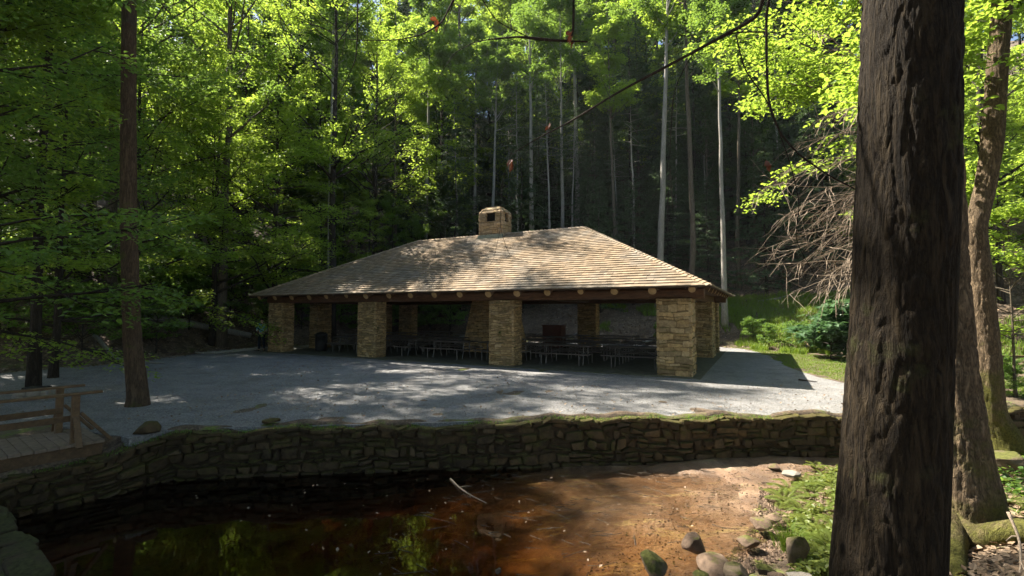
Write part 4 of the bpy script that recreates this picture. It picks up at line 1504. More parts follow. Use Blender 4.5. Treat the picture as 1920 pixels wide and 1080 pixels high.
base = fg.location[:]
top1 = np.array([2.7, 2.95, 5.6])
lines = [
    ([top1, (2.3, 3.3, 5.35)] + L((3.6, 4.3), (1440, -60), (1425, 30), (1355, 68), (1255, 122), (1160, 172), (1070, 228), (1010, 258), (965, 285)), .035, .006),
    ([(2.25, 3.35, 5.3)] + L(3.7, (1437, 0), (1437, 100), (1440, 190), (1462, 250), (1500, 292), (1555, 330), (1610, 358)), .018, .008),
    (L(3.8, (1437, 60), (1375, 60), (1300, 95), (1262, 170), (1255, 300), (1262, 400)), .011, .003),
    (L(3.8, (1380, 65), (1395, 130), (1440, 190), (1480, 300), (1500, 380), (1490, 450), (1530, 520)), .009, .003),
    ([top1, (1.8, 3.4, 5.7), (.8, 3.9, 5.5)] + L(4.2, (1000, -70), (1076, -20), (1074, 78), (1030, 74), (975, 68), (915, 74)), .03, .011),
    (L(4.2, (1102, 78), (1020, 76), (960, 68), (890, 78), (850, 100), (820, 150)), .013, .003),
    (L(4.2, (880, -40), (930, 40), (1000, 74)), .008, .008),
    ([(.8, 3.9, 5.5), (0, 4.1, 5.6)] + L(4.2, (870, -50), (850, 0), (828, 44), (790, 66), (745, 75), (680, 76), (640, 72)), .02, .004),
    (L(4.2, (870, -50), (845, 20), (830, 66)), .007, .004),
    ([(0, 4.1, 5.6), (-1.0, 4.2, 5.5)] + L(4.2, (672, -40), (670, 60), (668, 110), (650, 150), (620, 200)), .016, .003),
    (L(4.2, (655, -40), (650, 60), (640, 110), (615, 150)), .006, .002),
    (L(4.2, (960, 285), (940, 345), (938, 430), (955, 480), (990, 492)), .005, .002),
    (L(4.2, (938, 430), (925, 490), (895, 520)), .003, .001),
    (L(4.2, (1010, 258), (1010, 300), (985, 330)), .004, .001),
    (L(4.2, (720, -20), (745, 60), (800, 110), (850, 160)), .005, .002),
    (L(4.0, (1300, -30), (1240, 60), (1200, 130)), .006, .002),
]
limbs(fg, base, lines, 'limb', 'limb', 6)
# dead leaves on the limbs
rng = np.random.default_rng(8)
for px, py, Y, s in ((963, 300, 4.1, .10), (1070, 62, 4.15, .09), (820, 40, 4.2, .08), (1440, 305, 3.7, .08), (1030, 232, 4.1, .05), (1075, 78, 4.2, .05)):
    mb = MB()
    c = aty(px, py, Y) - np.array(base)
    add_leaves(mb, np.repeat(c[None], 3, 0) + rng.normal(0, .012, (3, 3)), s, rng, 1.2, .55, dirs=np.repeat(np.array([[-.4, 0, -1.0]]), 3, 0), shape='leaf')
    mb.build('dead_leaf', M['deadleaf'], fg)

# dead hemlock with bare brown twigs, left of the huge trunk
b = np.array([6.6, 7.9, -.3])
dt = big_trunk('dead_hemlock', b, [b + (0, 0, -.3), b, b + (0, .1, 4), b + (.1, .1, 9), b + (.1, .1, 14)], [.2, .17, .14, .10, .02], 'bark_dark', 'dead hemlock with a spray of bare pale twigs left of the huge trunk', 14, .05)
rng = np.random.default_rng(21)
for i in range(25):
    mb = MB()
    z = rng.uniform(3.0, 6.9)
    az = PI + rng.uniform(-.55, .35)
    P = curve_pts((0, 0, z), (math.cos(az), math.sin(az), rng.uniform(-.05, .25)), rng.uniform(1.2, 2.4), 9, rng, -.05, .09)
    mb.tube(P, np.linspace(.012, .003, 10), 5, (.5, .5, .5), False)
    for k in range(2, 10):
        for _ in range(3):
            d = P[k] - P[k - 1]; d /= np.linalg.norm(d)
            d2 = d + rng.normal(0, .55, 3) + np.array([0, 0, -.25])
            P2 = curve_pts(P[k] - d * rng.uniform(0, .2), d2, rng.uniform(.2, .8), 5, rng, -.06, .14)
            mb.tube(P2, np.linspace(.0045, .0016, 6), 3, (.5, .5, .5), False)
            if rng.random() < .5:
                P3 = curve_pts(P2[2], d2 + rng.normal(0, .6, 3), rng.uniform(.1, .35), 3, rng, -.05, .14)
                mb.tube(P3, np.linspace(.004, .0015, 4), 3, (.5, .5, .5), False)
    mb.build('dead_branch', M['twig'], dt)

# bright leaf branches above those twigs
rt2 = broadleaf(201, 14, 6.6, 4.6, 25, 7, 6, 12, .11, .13, elev=(-.1, .5), droop=.04, spray_r=.33, shape='leaf', ang=(PI * .6, PI * 1.35))
tr2 = make_tree('beech_tree', rt2, 'bark_mid', 'leaf_bright')
tr2.location = (8.9, 10.6, -.2)
tag(tr2, 'beech with drooping bright yellow-green leaves above the bare twigs', 'tree')

# unseen trees on the camera's side of the creek, added to block the low sky
for i, (k, x, y, s_) in enumerate((('tall1', -24, -2, 1.0), ('broad3', -17, -9, 1.0), ('hem1', -10, -11, 1.0), ('broad3', -4, -9, 1.05), ('tall2', 3, -13, 1.0), ('broad3', 8, -8, 1.0), ('hem1', 13, -5, 1.0), ('broad3', 17, 0, 1.0), ('hem2', -14, -3, 1.1), ('hem1', 2, -6, 1.0), ('broad3', -30, 5, 1.1), ('hem1', 22, 6, 1.0))):
    plant(k, x, y, 'unseen tree behind the viewer, added to block the low sky', 'tree', 'unseen trees added on the near bank', s_)

# saplings right
for i, (px, py, s, lab) in enumerate(((1905, 760, .8, 'thin pale sapling at the far right edge by the fence'), (1815, 750, .45, 'leafy sapling between the mossy trunk and the crooked tree'))):
    q = atz(px, py, -.2)
    plant('sap', q[0], q[1], lab, 'sapling', None, s)

# ------------------------------------------------------------------ shrubs
rng = np.random.default_rng(31)
for x, y in spots(78, (-36, 10), (14, 46), 1.7, lambda x, y: .8 < clear(x, y) < 9 and x / y > -1.25 and (x + 13.4) ** 2 + (y - 25.8) ** 2 > 16 and not (-.12 < x / y < .42 and y < 40), 8):
    plant('shrub1', x, y, 'leafy green bush on the slope behind and left of the pavilion', 'bush', 'bushes on the slope', rng.uniform(.7, 1.4))
for px, py, s in ((1560, 575, 1.5), (1590, 590, 1.7), (1530, 600, 1.1), (1575, 625, 1.2), (1600, 640, 1.1)):
    q = atz(px, py + 20, .4); 
    Yq = min(q[1], 24)
    x, y = at_px(px + 25, 21.5 + rng.uniform(-1, 1.5))
    plant('shrub2', x, y, 'broad blue-green leafy bush beside the huge trunk, past the lawn', 'bush', 'blue-green bushes past the lawn', s, sz=s * .72)
for px, Y, s in ((1440, 27, .5), (1480, 26, .55), (1410, 29, .5), (1510, 25, .55)):
    x, y = at_px(px, Y); plant('shrub1', x, y, 'small light green bush in the grass right of the pavilion', 'bush', 'small bushes in the grass', s)
for px, py, s in ((1835, 745, .25), (1880, 760, .3), (1905, 750, .25), (1810, 735, .25), (1898, 735, .3)):
    q = atz(px, py, -.2); plant('shrub1', q[0], q[1], 'low sunlit bush by the rail fence', 'bush', 'bushes by the rail fence', s)


# ------------------------------------------------------------------ ferns, grass, litter
def make_fern(seed):
    rng = np.random.default_rng(seed)
    mb = MB(); r = empty('fern')
    for i in range(11):
        az = i * 2 * PI / 11 + rng.uniform(-.25, .25)
        P = curve_pts((0, 0, 0), (math.cos(az) * .6, math.sin(az) * .6, .9), rng.uniform(.45, .7), 12, rng, -.12, .03)
        tg = np.gradient(P, axis=0); tg /= np.linalg.norm(tg, axis=1)[:, None]
        sd = np.cross(tg, (0, 0, 1)); sd /= np.linalg.norm(sd, axis=1)[:, None]
        nn = 24
        u = np.linspace(.12, .99, nn) * 12; k0 = np.minimum(11, u.astype(int)); fr = (u - k0)[:, None]
        C = P[k0] * (1 - fr) + P[k0 + 1] * fr
        w = .12 * np.sin(np.linspace(.35, 3.0, nn)) ** .7 + .01
        for sg in (-1, 1):
            d = sd[k0] * sg + tg[k0] * .35
            n_ = nn
            dd = d / np.linalg.norm(d, axis=1)[:, None]
            L_ = w[:, None]
            up = np.array([0, 0, 1.0])
            s2 = np.cross(dd, up)
            hw = .009
            v = np.stack([C - s2 * hw, C + dd * L_ * .5 - s2 * hw * 1.1 + up * .005, C + dd * L_ - up * L_ * .12, C + dd * L_ * .5 + s2 * hw * 1.1], 1)
            t = rng.uniform(0, 1, n_) * .3 + rng.uniform(0, .7)
            mb.add(v.reshape(-1, 3), np.arange(n_ * 4).reshape(-1, 4), c=np.stack([t, t, t], -1))
        mb.tube(P, np.linspace(.004, .0015, 13), 3, (.8, .8, .8), False)
    mb.build('fronds', M['fern'], r)
    return r


reg('fern', make_fern(3))
fern_px = [(1560, 855, .9), (1530, 880, .8), (1500, 905, .7), (1480, 925, 1.0), (1470, 945, .9), (1520, 930, .8), (1550, 960, .9), (1500, 965, .8), (1545, 905, .8), (1575, 930, .8), (1530, 1000, .9), (1560, 1035, 1.0), (1490, 990, .7), (1570, 990, .8), (1580, 890, .7), (1545, 1065, 1.0), (1515, 1040, .8),
           (1590, 840, 1.0), (1835, 870, .5), (1870, 905, .6), (1900, 880, .5), (1890, 945, .7), (1860, 850, .5), (1905, 1000, .6)]
rng = np.random.default_rng(4)
for i, (px, py, s) in enumerate(fern_px):
    z = -.55
    for _ in range(6):
        q = atz(px, py, z); z = float(ground_z(np.array([q[0]]), np.array([q[1]]))[0])
    q = atz(px, py, z)
    lab = 'sunlit yellow-green fern on the creek bank left of the huge trunk' if px < 1700 else 'small fern on the leafy bank right of the mossy trunk'
    plant('fern', q[0], q[1], lab, 'fern', 'ferns on the creek bank' if px < 1700 else 'ferns on the right bank', s * rng.uniform(.6, .9), tilt=(rng.uniform(-.15, .15), rng.uniform(-.15, .15)), z=z)


def blades(name, pts, h, w, mat, label, seed, lean=.5, kind='stuff'):
    rng = np.random.default_rng(seed)
    n = len(pts)
    az = rng.uniform(0, 2 * PI, n); H = h * rng.uniform(.5, 1.3, n)
    d = np.stack([np.cos(az), np.sin(az), np.zeros(n)], -1); s = np.stack([-np.sin(az), np.cos(az), np.zeros(n)], -1)
    up = np.array([0, 0, 1.0])
    ln = rng.uniform(0, lean, n)[:, None]
    Hc = H[:, None]
    v = np.stack([pts - s * w, pts + s * w, pts + up * Hc * .6 + d * ln * Hc * .4 + s * w * .7, pts + up * Hc * .6 + d * ln * Hc * .4 - s * w * .7, pts + up * Hc * .9 + d * ln * Hc], 1)
    b = np.arange(n)[:, None] * 5
    q = b + np.array([[0, 1, 2, 3]]); t = b + np.array([[3, 2, 4]])
    mb = MB()
    tt = rng.uniform(0, 1, n)
    c = np.stack([tt, tt, tt], -1)
    mb.add(v.reshape(-1, 3), q, t, c=c)
    o = mb.build(name, M[mat]); tag(o, label, kind=kind)
    return o


def scatter(n, poly, seed, zoff=0):
    rng = np.random.default_rng(seed)
    P = np.array(poly); lo, hi = P.min(0), P.max(0)
    X = rng.uniform(lo[0], hi[0], n * 3); Y = rng.uniform(lo[1], hi[1], n * 3)
    k = poly_sd(poly, X, Y) < 0
    X, Y = X[k][:n], Y[k][:n]
    return np.stack([X, Y, ground_z(X, Y) + zoff], -1)


# grass slope right of the pavilion
gp = [atz(1345, 645, 0)[:2], (12.5, 31), (16, 35), (22, 30), (25, 22), (19, 19.5), atz(1590, 655, 0)[:2], (15, 23), (13.4, 27)]
pts = scatter(30000, gp, 3)
keep = fnoise(pts, .5, 3, 2) + .5 * fnoise(pts, 2.0, 2, 5) > -.25
blades('grass', pts[keep], .32, .014, 'grass', 'tall green grass on the slope right of the pavilion', 4)
gp2 = [atz(1400, 655, 0)[:2], atz(1345, 648, 0)[:2], (14, 26.5), (15.5, 22.5), (18, 17.5), (14, 12.5), atz(1640, 735, 0)[:2], atz(1590, 718, 0)[:2], atz(1480, 690, 0)[:2]]
pts = scatter(30000, gp2, 5)
pts = pts[fnoise(pts, .9, 3, 4) > -.45]
blades('lawn_grass', pts, .05, .008, 'grass', 'short mossy grass at the right edge of the gravel', 6)
# grass and plants seen through the pavilion, behind it
gp3 = [(6, 33.5), (11, 30.5), (15, 32), (13, 37), (7, 38)]
pts = scatter(12000, gp3, 7); pts = pts[fnoise(pts, .8, 3, 6) > .05]
blades('grass', pts, .35, .018, 'grass', 'light green grass on the slope seen between the two right pillars', 8)


def litter(name, pts, size, label, seed, mat='litter'):
    rng = np.random.default_rng(seed); mb = MB()
    pts = pts.copy(); pts[:, 2] += .015 + rng.uniform(0, .03, len(pts))
    add_leaves(mb, pts, size, rng, .4, .7)
    o = mb.build(name, M[mat]); tag(o, label, kind='stuff')


ring = [(-30, 14), (-17, 17.2), (-15.4, 20), (-15.4, 24), (-13.8, 28.5), (-9, 37), (13.5, 28.2), (16.5, 23.5), (22, 19), (30, 26), (18, 42), (-8, 52), (-26, 34), (-34, 22)]
litter('leaf_litter', scatter(60000, ring, 9), .13, 'brown leaf litter on the slopes around the pavilion', 10)
rb = [(4.3, 7.9), (5.7, 8.8), (7.4, 9.4), (9.5, 9.6), (13, 10.2), (14, 7), (9, 3), (4, 3), (2.8, 5.2), (3.6, 6.2)]
litter('leaf_litter', scatter(16000, rb, 11), .075, 'pale leaf litter on the right creek bank', 12)
ab = np.linspace(2, WLn - 6, 420)
bx, by = WF(ab, 0, -.27 + .03 * np.sin(ab * 2.3))
sb = MB(); sb.tube(np.stack([bx, by, wtop(ab) - .085 + .02 * np.sin(ab * 3.1)], -1), .13, 10, (0, 0, 0), True, .12)
o = sb.build('soil_edge', bpy.data.objects['ground'].data.materials[0], None, True); tag(o, 'strip of soil between the wall top and the gravel', kind='structure')
ap = np.random.default_rng(33).uniform(0, WLn, 16000)
fx_, fy_ = WF(ap, 0, .06 - np.random.default_rng(34).uniform(0, .42, 16000) ** 1.3)
fp = np.stack([fx_, fy_, wtop(ap) - .01], -1)
fp = fp[(fnoise(fp, 1.6, 4, 2) > -.02) & (fp[:, 0] > -7.3) & (fp[:, 0] < 9)]
blades('moss_fringe', fp[::2], .04, .006, 'leaf_mid', 'moss and short grass growing along the top of the retaining wall', 35, .9)
lv = scatter(1500, [(-7, 9.4), (8.5, 10.3), (10, 14), (4, 15), (-8, 21), (-15, 18), (-12, 10)], 71)
lv = lv[(fnoise(lv, .6, 3, 2) + .8 * np.exp(-(lv[:, 1] - 9.4) / 1.2)) > .15]; lv[:, 2] = .035
litter('fallen_leaves', lv, .07, 'fallen brown leaves scattered over the gravel', 72)
lv = scatter(110, [(-5.5, 8.2), (-1, 5), (1.4, 5.6), (2.8, 6.6), (4, 8), (2.5, 9.3), (-1.5, 8.9)], 73); lv[:, 2] = np.maximum(lv[:, 2], WATER_Z) - .012
litter('floating_leaves', lv, .05, 'pale leaves floating on the creek and stuck to its bed', 74)
# broad low weeds on the bank among ferns
wp = [(4.1, 7.2), (4.6, 8.0), (5.6, 8.75), (6.6, 9.2), (6.0, 7.6), (5.0, 6.0), (3.9, 4.9), (3.0, 5.3), (3.6, 6.2)]
pts = scatter(9000, wp, 13); rngw = np.random.default_rng(1)
pts = pts[fnoise(pts, 2.2, 3, 3) > -.1]
pts[:, 2] += rngw.uniform(.0, .16, len(pts))
mb = MB(); add_leaves(mb, pts, .07, rngw, .5, .7, shape='leaf'); o = mb.build('undergrowth', M['fern']); tag(o, 'low bright green weeds on the creek bank among the ferns', kind='stuff')
pts = scatter(2500, [(-8, 9.0), (-2, 9.45), (-2, 9.75), (-8, 9.4)], 15)
# moss tufts / small plants at the right bank beyond mossy tree
pts = scatter(9000, [(6.5, 6.0), (7.5, 8.8), (12, 9.8), (14, 12), (15, 16), (11, 14), (9.8, 9.9), (7.5, 5.0)], 16)
pts = pts[fnoise(pts, 1.3, 3, 7) > .05]; pts[:, 2] += rngw.uniform(0, .14, len(pts))
mb = MB(); add_leaves(mb, pts, .09, rngw, .5, .6, shape='leaf'); o = mb.build('undergrowth', M['leaf_mid']); tag(o, 'low green plants on the bank right of the mossy trunk', kind='stuff')
# grass tuft at the water's edge
q = atz(1478, 1020, -.62)
th = np.random.default_rng(6)
P_ = np.stack([th.normal(0, .05, 260), th.normal(0, .05, 260), np.zeros(260)], -1)
r = empty('grass_tuft', (q[0], q[1], -.70)); tag(r, 'bright green grass tuft hanging over the creek edge near the rocks', 'grass tuft')
o = blades('blade_cluster', P_, .32, .004, 'grass', None, 9, 1.3); o.parent = r; del o['kind']


# ------------------------------------------------------------------ rocks
def rock(name, loc, size, mat, seed, label, group=None, flat=.7, ang=.5):
    rng = np.random.default_rng(seed)
    import bmesh
    bm = bmesh.new(); bmesh.ops.create_icosphere(bm, subdivisions=4, radius=1)
    v = np.array([x.co[:] for x in bm.verts])
    # faceted: clip by random planes
    for _ in range(15):
        nn = rng.normal(size=3); nn /= np.linalg.norm(nn); h = rng.uniform(.5, .82)
        d = v @ nn - h; v = v - np.maximum(d, 0)[:, None] * nn * .96
    v = v * (1 + .04 * fnoise(v, 1.6, 4, seed % 7))[:, None] + 0.018 * np.stack([fnoise(v, 7, 3, k) for k in range(3)], -1)
    v *= np.array(size)
    for vv, c in zip(bm.verts, v): vv.co = c
    me = bpy.data.meshes.new(name); bm.to_mesh(me); bm.free()
    for p_ in me.polygons: p_.use_smooth = True
    at = me.attributes.new('tint', 'FLOAT_COLOR', 'FACE'); k = rng.uniform(.4, .62)
    at.data.foreach_set('color', np.tile([k, k, k, 1], len(me.polygons)).astype(np.float32))
    me.materials.append(M[mat])
    o = bpy.data.objects.new(name, me); COL.objects.link(o)
    o.location = loc; o.rotation_euler = (0, 0, rng.uniform(0, 6.28))
    tag(o, label, 'rock', group)
    return o


def rpx(px, py, z, w, h, mat, seed, label, group=None, sy=1.0, ang=.5):
    """py is the base line; w,h in picture pixels"""
    q = atz(px, py, z); k = q[1] / F; w *= .82; h *= .9
    rock('rock', (q[0], q[1] + w * k * .3, z + h * k * .42), (w * k / 2, w * k / 2 * sy, h * k * .55), mat, seed, label, group, ang=ang)


rpx(1310, 1048, -.84, 62, 46, 'rock', 1, 'wedge-shaped dark reddish rock standing in the shallow creek', ang=.62)
rpx(1232, 1085, -.84, 78, 46, 'mossrock', 2, 'rounded rock with a mossy top at the bottom edge of the creek')
rpx(1360, 1092, -.80, 110, 34, 'rock', 3, 'flat wide brown rock at the bottom edge behind the mossy stones')
rpx(1385, 1105, -.78, 70, 46, 'mossrock', 4, 'green mossy stone at the bottom edge, right of the flat brown rock', ang=.6)
rpx(1322, 1110, -.80, 50, 36, 'mossrock', 5, 'small green stone at the bottom edge left of the largest mossy one')
rpx(1440, 1085, -.76, 50, 26, 'mossrock', 6, 'low mossy stone below the grass tuft')
rpx(1462, 1105, -.74, 46, 34, 'rock', 7, 'smooth reddish brown stone at the bottom edge')
rpx(1510, 1112, -.72, 66, 36, 'palerock', 8, 'pale whitish stone at the bottom edge by the huge trunk')
rpx(1500, 1062, -.70, 60, 60, 'mossrock', 9, 'tall yellow-green mossy boulder beneath the ferns')
rpx(1435, 1002, -.80, 56, 28, 'rock', 10, 'brown rounded rock at the creek edge under the ferns')
rpx(1410, 1030, -.80, 60, 24, 'rock', 11, 'dark low rock between the wedge rock and the grass tuft')
rpx(1455, 985, -.78, 40, 20, 'rock', 12, 'small brown rock upstream of the rounded one')
rpx(1285, 862, -.80, 62, 24, 'wall', 13, 'flat mossy boulder lying at the foot of the retaining wall')
rpx(1490, 898, -.72, 46, 12, 'palerock', 14, 'flat pale slab at the creek edge by the highest ferns')
rpx(1455, 880, -.74, 34, 9, 'rock', 15, 'thin flat rock upstream near the end of the visible wall')
rpx(1005, 872, -.86, 26, 9, 'wall', 16, 'small stone at the foot of the wall in the middle')
rpx(935, 1078, -.86, 18, 12, 'rock', 17, 'little dark stone poking out of the water at the bottom edge')
rpx(500, 797, .03, 44, 14, 'wall', 18, 'flat mossy stone lying on the gravel at the wall top')
rpx(1925, 905, -.45, 120, 60, 'mossrock', 19, 'yellow-green mossy boulder at the right edge behind the mossy trunk')
rpx(262, 822, -.05, 74, 30, 'wall', 20, 'mossy rounded boulder capping the corner of the retaining wall')
rpx(1366, 592, 3.0 * 0 + .9, 14, 7, 'palerock', 21, 'small white rock in the grass right of the pavilion')
# pebbles: too many to count
rng = np.random.default_rng(50)


def pebbles(name, pts, s, mat, label, seed, tint=(.3, .75)):
    rng = np.random.default_rng(seed); mb = MB()
    ico = np.array([(0, 0, 1), (1, 0, 0), (0, 1, 0), (-1, 0, 0), (0, -1, 0), (0, 0, -1)], float)
    F_ = np.array([[0, 1, 2], [0, 2, 3], [0, 3, 4], [0, 4, 1], [5, 2, 1], [5, 3, 2], [5, 4, 3], [5, 1, 4]])
    n = len(pts)
    r = s * rng.uniform(.4, 1.6, n) ** 1.5
    A = rng.uniform(0, 6.28, n); ca, sa = np.cos(A), np.sin(A)
    V = ico[None] * np.stack([r * rng.uniform(.7, 1.3, n), r * rng.uniform(.6, 1, n), r * rng.uniform(.35, .7, n)], -1)[:, None] + rng.normal(0, .12, (n, 6, 3)) * r[:, None, None]
    X = V[..., 0] * ca[:, None] - V[..., 1] * sa[:, None]; Y_ = V[..., 0] * sa[:, None] + V[..., 1] * ca[:, None]
    V = np.stack([X, Y_, V[..., 2]], -1) + pts[:, None]
    t = rng.uniform(*tint, n)
    mb.add(V.reshape(-1, 3), None, (np.arange(n)[:, None, None] * 6 + F_[None]).reshape(-1, 3), c=np.repeat(np.stack([t, t, t], -1), 8, 0))
    o = mb.build(name, M[mat]); tag(o, label, kind='stuff')


cr_poly = [(1.2, 5.6), (3.3, 6.3), (4.0, 7.2), (4.6, 8.2), (6.6, 9.3), (4.5, 9.4), (2.8, 8.2), (1.6, 7.0), (.8, 6.2)]
pebbles('creek_pebbles', scatter(1500, cr_poly, 21, .002), .013, 'rock', 'small wet stones strewn over the shallow right side of the creek', 22)
pebbles('creek_pebbles', scatter(2600, [(2.6, 5.6), (3.6, 6.2), (4.2, 7.3), (4.7, 8.1), (4.2, 8.3), (3.6, 7.2), (2.7, 6.2)], 23, .01), .022, 'rock', 'wet brown stones along the right edge of the creek', 24)
gpl = [(-7, 9.2), (8.5, 10.2), (9, 14), (4, 15), (-8, 21), (-16, 18), (-12, 10)]
pg = scatter(9000, gpl, 25); pg[:, 2] = .036
pebbles('loose_gravel', pg, .011, 'palerock', 'loose grey stones over the gravel yard', 26, (.42, .7))

# sticks
for i, (pp, r_, lab) in enumerate((
    ([(845, 898, -.84), (862, 915, -.83), (885, 930, -.82), (912, 943, -.84)], .018, 'pale bare branch lying in the shallow water'),
    ([(1189, 1000, -.84), (1192, 1022, -.84)], .013, 'short pale stick standing out of the creek mud'),
    ([(1498, 712, .05), (1515, 714, .06), (1532, 716, .05)], .03, 'short dark stick on the gravel near the lawn'),
    ([(1905, 960, -.1), (1915, 1000, -.05), (1918, 1080, .05)], .012, 'bare whitish branch sticking up at the right edge'),
)):
    P = np.array([atz(*p) for p in pp]) if i != 3 else np.array([aty(1890, 960, 4.0), aty(1912, 1010, 3.9), aty(1915, 1060, 3.8), aty(1905, 1110, 3.7)])
    if i == 1: P = np.array([P[1], P[1] + (-.02, 0, .13)])
    Q, Rq = resamp(P, np.linspace(r_, r_ * .4, len(P)), 14)
    mb = MB(); mb.tube(Q, Rq, 7, (.6, .6, .6), True, .2)
    if i in (0, 3):
        d_ = Q[6] - Q[4]
        mb.tube([Q[4], Q[4] + (d_ + (.04, .10, .05)), Q[4] + (d_ * 2 + (.02, .14, .09))], [.008, .006, .003], 5)
        mb.tube([Q[8], Q[8] + (d_ + (-.08, -.10, .05))], [.007, .003], 5)
    o = mb.build('branch', M['twig' if i != 2 else 'bark_dark'], None, True); tag(o, lab, 'branch')

rd = np.random.default_rng(91)
mb = MB()
dp = scatter(190, [(-2, 5.4), (1.4, 5.6), (3.3, 6.4), (4.3, 7.8), (5.6, 9.0), (3, 9.4), (-1, 9.0)], 92)
for p0 in dp:
    p0 = p0.copy(); p0[2] = max(p0[2], WATER_Z) + .004
    a_ = rd.uniform(-.9, .5); Ls = rd.uniform(.05, .28) * (1 if rd.random() < .9 else 2.2)
    P = curve_pts(p0, (math.cos(a_), math.sin(a_), 0), Ls, 4, rd, 0, .12); P[:, 2] = p0[2]
    mb.tube(P, np.linspace(.006, .003, 5), 4, (rd.uniform(.3, .7),) * 3)
o = mb.build('twig_litter', M['bark_mid']); tag(o, 'small twigs washed onto the shallow creek bed', kind='stuff')
# fallen log and sticks at the far left edge of the gravel
a = atz(270, 640, .55); a = aty(262, 634, 25.5); b_ = aty(470, 634, 29)
mb = MB(); Q = np.array([a + (b_ - a) * t for t in np.linspace(0, 1, 16)])
Q[:, 2] = ground_z(Q[:, 0], Q[:, 1]) + .18
Q = np.array([Q[0] + (Q[-1] - Q[0]) * t for t in np.linspace(0, 1, 16)])
mb.tube(Q, np.linspace(.22, .16, 16), 12, (.5, .5, .5), True, .06)
o = mb.build('fallen_log', M['bark_pale'], None, True); tag(o, 'long fallen grey log lying behind the gravel on the left', 'log')
rng = np.random.default_rng(61)
for i in range(6):
    q = np.array([-15.9 + i * .35, 24.2 + i * .45, .35])
    P = curve_pts(q, (1, .3 + rng.uniform(-.3, .3), -.05), 1.6, 5, rng, 0, .06)
    P[:, 2] = ground_z(P[:, 0], P[:, 1]) + .06 + .02 * i
    mb = MB(); mb.tube(P, np.linspace(.06, .03, 6), 6, (.5, .5, .5), True, .1)
    o = mb.build('branch', M['bark_pale'], None, True); tag(o, 'weathered branch in the small heap in front of the fallen log', 'branch', 'heap of branches by the fallen log')

# dead wood on the slopes
rd = np.random.default_rng(95)
for i, (px, Y, Ls, lab) in enumerate(((1010, 33, 3.2, 'grey fallen branch on the slope seen between the two right pillars'), (1190, 31, 2.6, 'short fallen branch on the slope beside the right pillar'), (840, 36, 3.0, 'fallen branch on the slope seen left of the fireplace'), (1470, 28, 2.8, 'fallen dead limb in the grass right of the pavilion'), (1420, 33, 4.5, 'leaning fallen log at the foot of the dark wood right of the roof'), (180, 21.5, 5, 'dark fallen log in the shade at the far left'))):
    x, y = at_px(px, Y); a_ = rd.uniform(-.6, .6)
    P = curve_pts((x, y, 0), (math.cos(a_), math.sin(a_), 0), Ls, 10, rd, 0, .05)
    P[:, 2] = ground_z(P[:, 0], P[:, 1]) + .07
    mb = MB(); mb.tube(P, np.linspace(.09, .03, 11), 7, (.5, .5, .5), True, .12)
    o = mb.build('fallen_branch', M['bark_pale'], None, True); tag(o, lab, 'branch')
# low block at left
q = atz(68, 751, 0)
r = empty('stone_block', (q[0], q[1], 0), .1); tag(r, 'low grey block with dark slab in front of the slim dark tree', 'block')
mb = MB(); taper_stones(mb, 0, 0, .78, .5, .74, .46, 0, .26, 402, (.5, .6)); mb.box((-.33, -.2, 0), (.33, .2, .25), (.4, .4, .4)); mb.build('base', M['palerock'], r)
mb = MB(); mb.beam((-.22, 0, .30), (.22, 0, .30), .3, .07); mb.build('slab', M['bin'], r)


